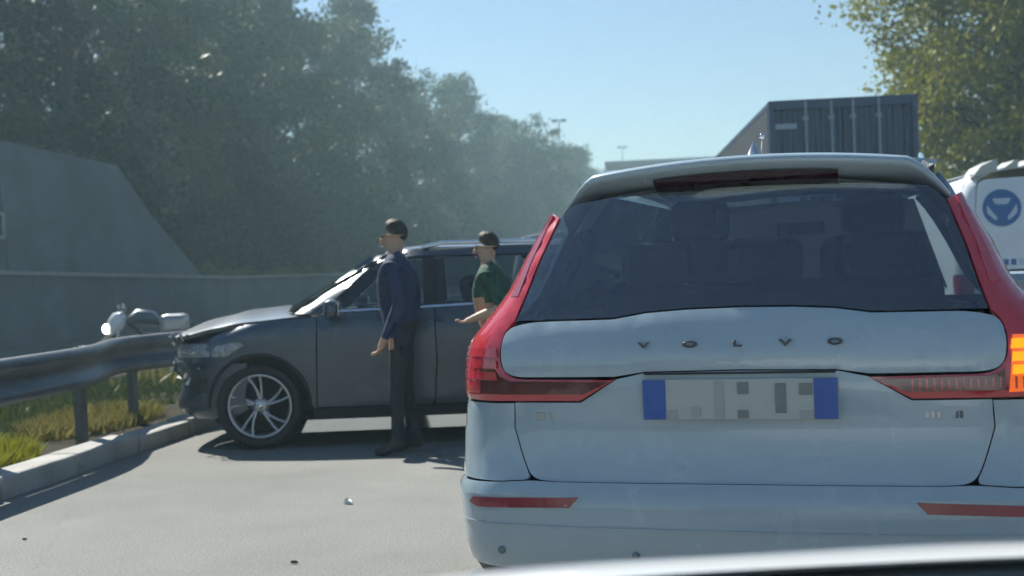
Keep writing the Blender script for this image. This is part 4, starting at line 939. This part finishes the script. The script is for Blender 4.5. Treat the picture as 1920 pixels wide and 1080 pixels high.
# autumn trees on the right
au = [make_tree('roadside_tree', 90 + k, 13.5, 5.2, 'leaf_autumn', 46, 16, 150, .09, .02, .85, .38) for k in range(2)]
for k, (x, y, z, s_, lab) in enumerate(((15.0, 37, 0, 1.0, 'yellowing green tree rising behind the dark container lorry'), (19.0, 33, .8, 1.05, 'golden autumn tree at the right edge of the picture'), (21.5, 44, 1.5, 1.05, 'taller yellowing tree behind the other roadside trees'), (25, 52, 2, 1.1, 'far yellow green tree on the right bank'))):
    o = au[k % 2] if k < 2 else copy_tree(au[k % 2]); o.location = (x, y, z); o.scale = (s_, s_, s_); o.rotation_euler.z = 1.3 * k; tag(o, lab, 'tree', 'autumn trees on the right bank')
rb = make_tree('roadside_shrub', 99, 4.0, 2.6, 'leaf_autumn', 10, 10, 60, .12, .02, .6, .45)
for k in range(7):
    o = rb if k == 0 else copy_tree(rb); o.location = RW(16.5 + rn.uniform(-.5, 1.5), 26 + k * 4.5, .3); s_ = rn.uniform(.8, 1.2); o.scale = (s_, s_, s_); o.rotation_euler.z = k
    tag(o, 'yellow green shrub on the right verge below the autumn trees', 'shrub', 'shrubs on the right verge')
# far trees closing the road
fp = make_tree('far_tree', 120, 15, 6.5, 'leaf_far', 12, 12, 50, .40, .03, 1.5, .42)
for k in range(14):
    o = fp if k == 0 else copy_tree(fp); o.location = (14 + k * 7 + rn.uniform(-2, 2), 330 + rn.uniform(-15, 15), 0); s_ = rn.uniform(.9, 1.3); o.scale = (s_, s_, s_); o.rotation_euler.z = rn.uniform(0, 6)
    tag(o, 'hazy far tree closing the view at the end of the road', 'tree', 'hazy trees at the end of the road')

# ------------------------------------------------------------------ grass and weeds on the median
def tuft(name, label, cen, rx, ry, n, mat, h=.28, size=.02, seed=1):
    rs = np.random.RandomState(seed); mb_v = []; P = []
    for k in range(n):
        a = rs.uniform(0, 2 * math.pi); q = math.sqrt(rs.uniform()); P.append((rx * q * math.cos(a), ry * q * math.sin(a)))
    V = []; F = []
    for x, y in P:
        hh = h * rs.uniform(.5, 1.2) * (1 - .4 * math.hypot(x / rx, y / ry)); th = rs.uniform(0, 6.28); le = rs.normal(size=2) * .4 * hh; wx, wy = math.cos(th) * size, math.sin(th) * size; i = len(V)
        V += [(x - wx, y - wy, 0), (x + wx, y + wy, 0), (x + le[0] * .4 + wx * .7, y + le[1] * .4 + wy * .7, hh * .6), (x + le[0], y + le[1], hh), (x + le[0] * .4 - wx * .7, y + le[1] * .4 - wy * .7, hh * .6)]; F.append((i, i + 1, i + 2, i + 3, i + 4))
    me = bpy.data.meshes.new(name); me.from_pydata(V, [], F); o = link(name, me, mat); o.location = cen; o.rotation_euler.z = -A_ROAD
    return tag(o, label, 'plants', kind='stuff')
tuft('grass', 'bright yellow green grass under the guardrail at the left edge', RW(-.95, 8.7, .02), .6, .75, 4000, 'leaf_yellow', .30, .010, 1)
tuft('grass', 'pale dry grass patch under the guardrail beside the crashed car', RW(-1.05, 11.2, .02), .45, 1.0, 4000, 'grass_blade', .24, .009, 2)
tuft('grass', 'short dark green ground cover between the guardrail and the motorcycle', RW(-2.2, 13.0, .02), 1.15, 5.5, 9000, 'leaf_b', .16, .02, 4)
tuft('grass', 'sparse dark weeds along the planted median', RW(-2.2, 26, .02), 1.2, 12, 4000, 'grass_blade', .35, .02, 3)

# ------------------------------------------------------------------ far lamp masts and viaduct
def mast(loc, h, label):
    t = empty('lamp_mast', loc); tag(t, label, 'lamp mast', 'lamp masts far along the road')
    p = MB(); p.tube([(0, 0, 0), (0, 0, h * .5), (0, 0, h)], [.14, .10, .07], 10); p.tube([(-.5, 0, h - .05), (0, 0, h + .05), (.5, 0, h - .05)], .07, 8); p.build('pole', 'lamp_grey', t)
    for sg in (-1, 1): q = MB(); q.box((sg * .55, 0, h - .05), (.62, .5, .34), bev=.08); q.build('lamp_head', 'lamp_grey', t)
mast((6.25, 150, 0), 18.2, 'tall twin headed lamp mast rising above the treeline')
mast((20.4, 226, 0), 21.6, 'more distant lamp mast whose head shows above the trees')
def viaduct():
    t = empty('viaduct', (17, 130, 0), R(-6)); tag(t, 'pale far viaduct crossing the road behind the container lorry', 'bridge')
    d = MB(); d.box((13, 0, 11.0), (40, 7, .3), bev=.05); d.build('deck', 'concrete_far', t)
    for y in (-4.4, 4.4): r_ = MB(); r_.box((13, y * .78, 11.2), (40, .25, .3)); r_.build('parapet', 'concrete_far', t)
    for x in (26, ): p = MB(); p.box((x, 0, 5), (1.8, 5, 10.3), bev=.2); p.build('pier', 'concrete_far', t)
viaduct()

# ------------------------------------------------------------------ debris on the road
def fragment(loc, s_, mat, label, seed):
    rn_ = random.Random(seed); b = MB(); vs = [Vector((rn_.uniform(-1, 1), rn_.uniform(-1, 1), 0)).normalized() * s_ * rn_.uniform(.6, 1.3) for _ in range(6)]; vs.sort(key=lambda v: math.atan2(v.y, v.x))
    tops = [v * .7 + Vector((0, 0, s_ * rn_.uniform(.3, .9))) for v in vs]
    b.add(vs + tops, [tuple(range(6))[::-1], tuple(range(6, 12))] + [(i, (i + 1) % 6, 6 + (i + 1) % 6, 6 + i) for i in range(6)]); o = b.build('car_fragment', mat); o.location = (*loc, .004); tag(o, label, 'debris', 'broken pieces on the road')
fragment((-.966, 7.2), .035, 'shard', 'pale broken piece lying on the sunlit road', 1)
fragment((-2.55, 6.55), .014, 'black_plastic', 'small dark crumb on the road near the lower left corner', 2)
fragment((-1.03, 5.75), .018, 'black_plastic', 'small dark broken piece at the bottom of the picture', 3)

# ------------------------------------------------------------------ haze
hz = MB(); hz.box((0, 300, 12.5), (900, 900, 28)); ho = hz.build('haze', []); tag(ho, 'thin bluish haze filling the air in place of windscreen glare', 'haze', kind='stuff')
ho.data.materials.clear()
hm = bpy.data.materials.new('haze'); hm.use_nodes = True; t = hm.node_tree; t.nodes.clear(); out = t.nodes.new('ShaderNodeOutputMaterial'); v = t.nodes.new('ShaderNodeVolumePrincipled')
v.inputs['Color'].default_value = (.56, .84, .92, 1); v.inputs['Density'].default_value = .0024; v.inputs['Anisotropy'].default_value = .2  # added haze; stands in for the milky veil of windscreen glare
v.inputs['Density Attribute'].default_value = ''; v.inputs['Color Attribute'].default_value = ''; v.inputs['Temperature Attribute'].default_value = ''
hm.cycles.homogeneous_volume = True
t.links.new(v.outputs[0], out.inputs['Volume']); ho.data.materials.append(hm)
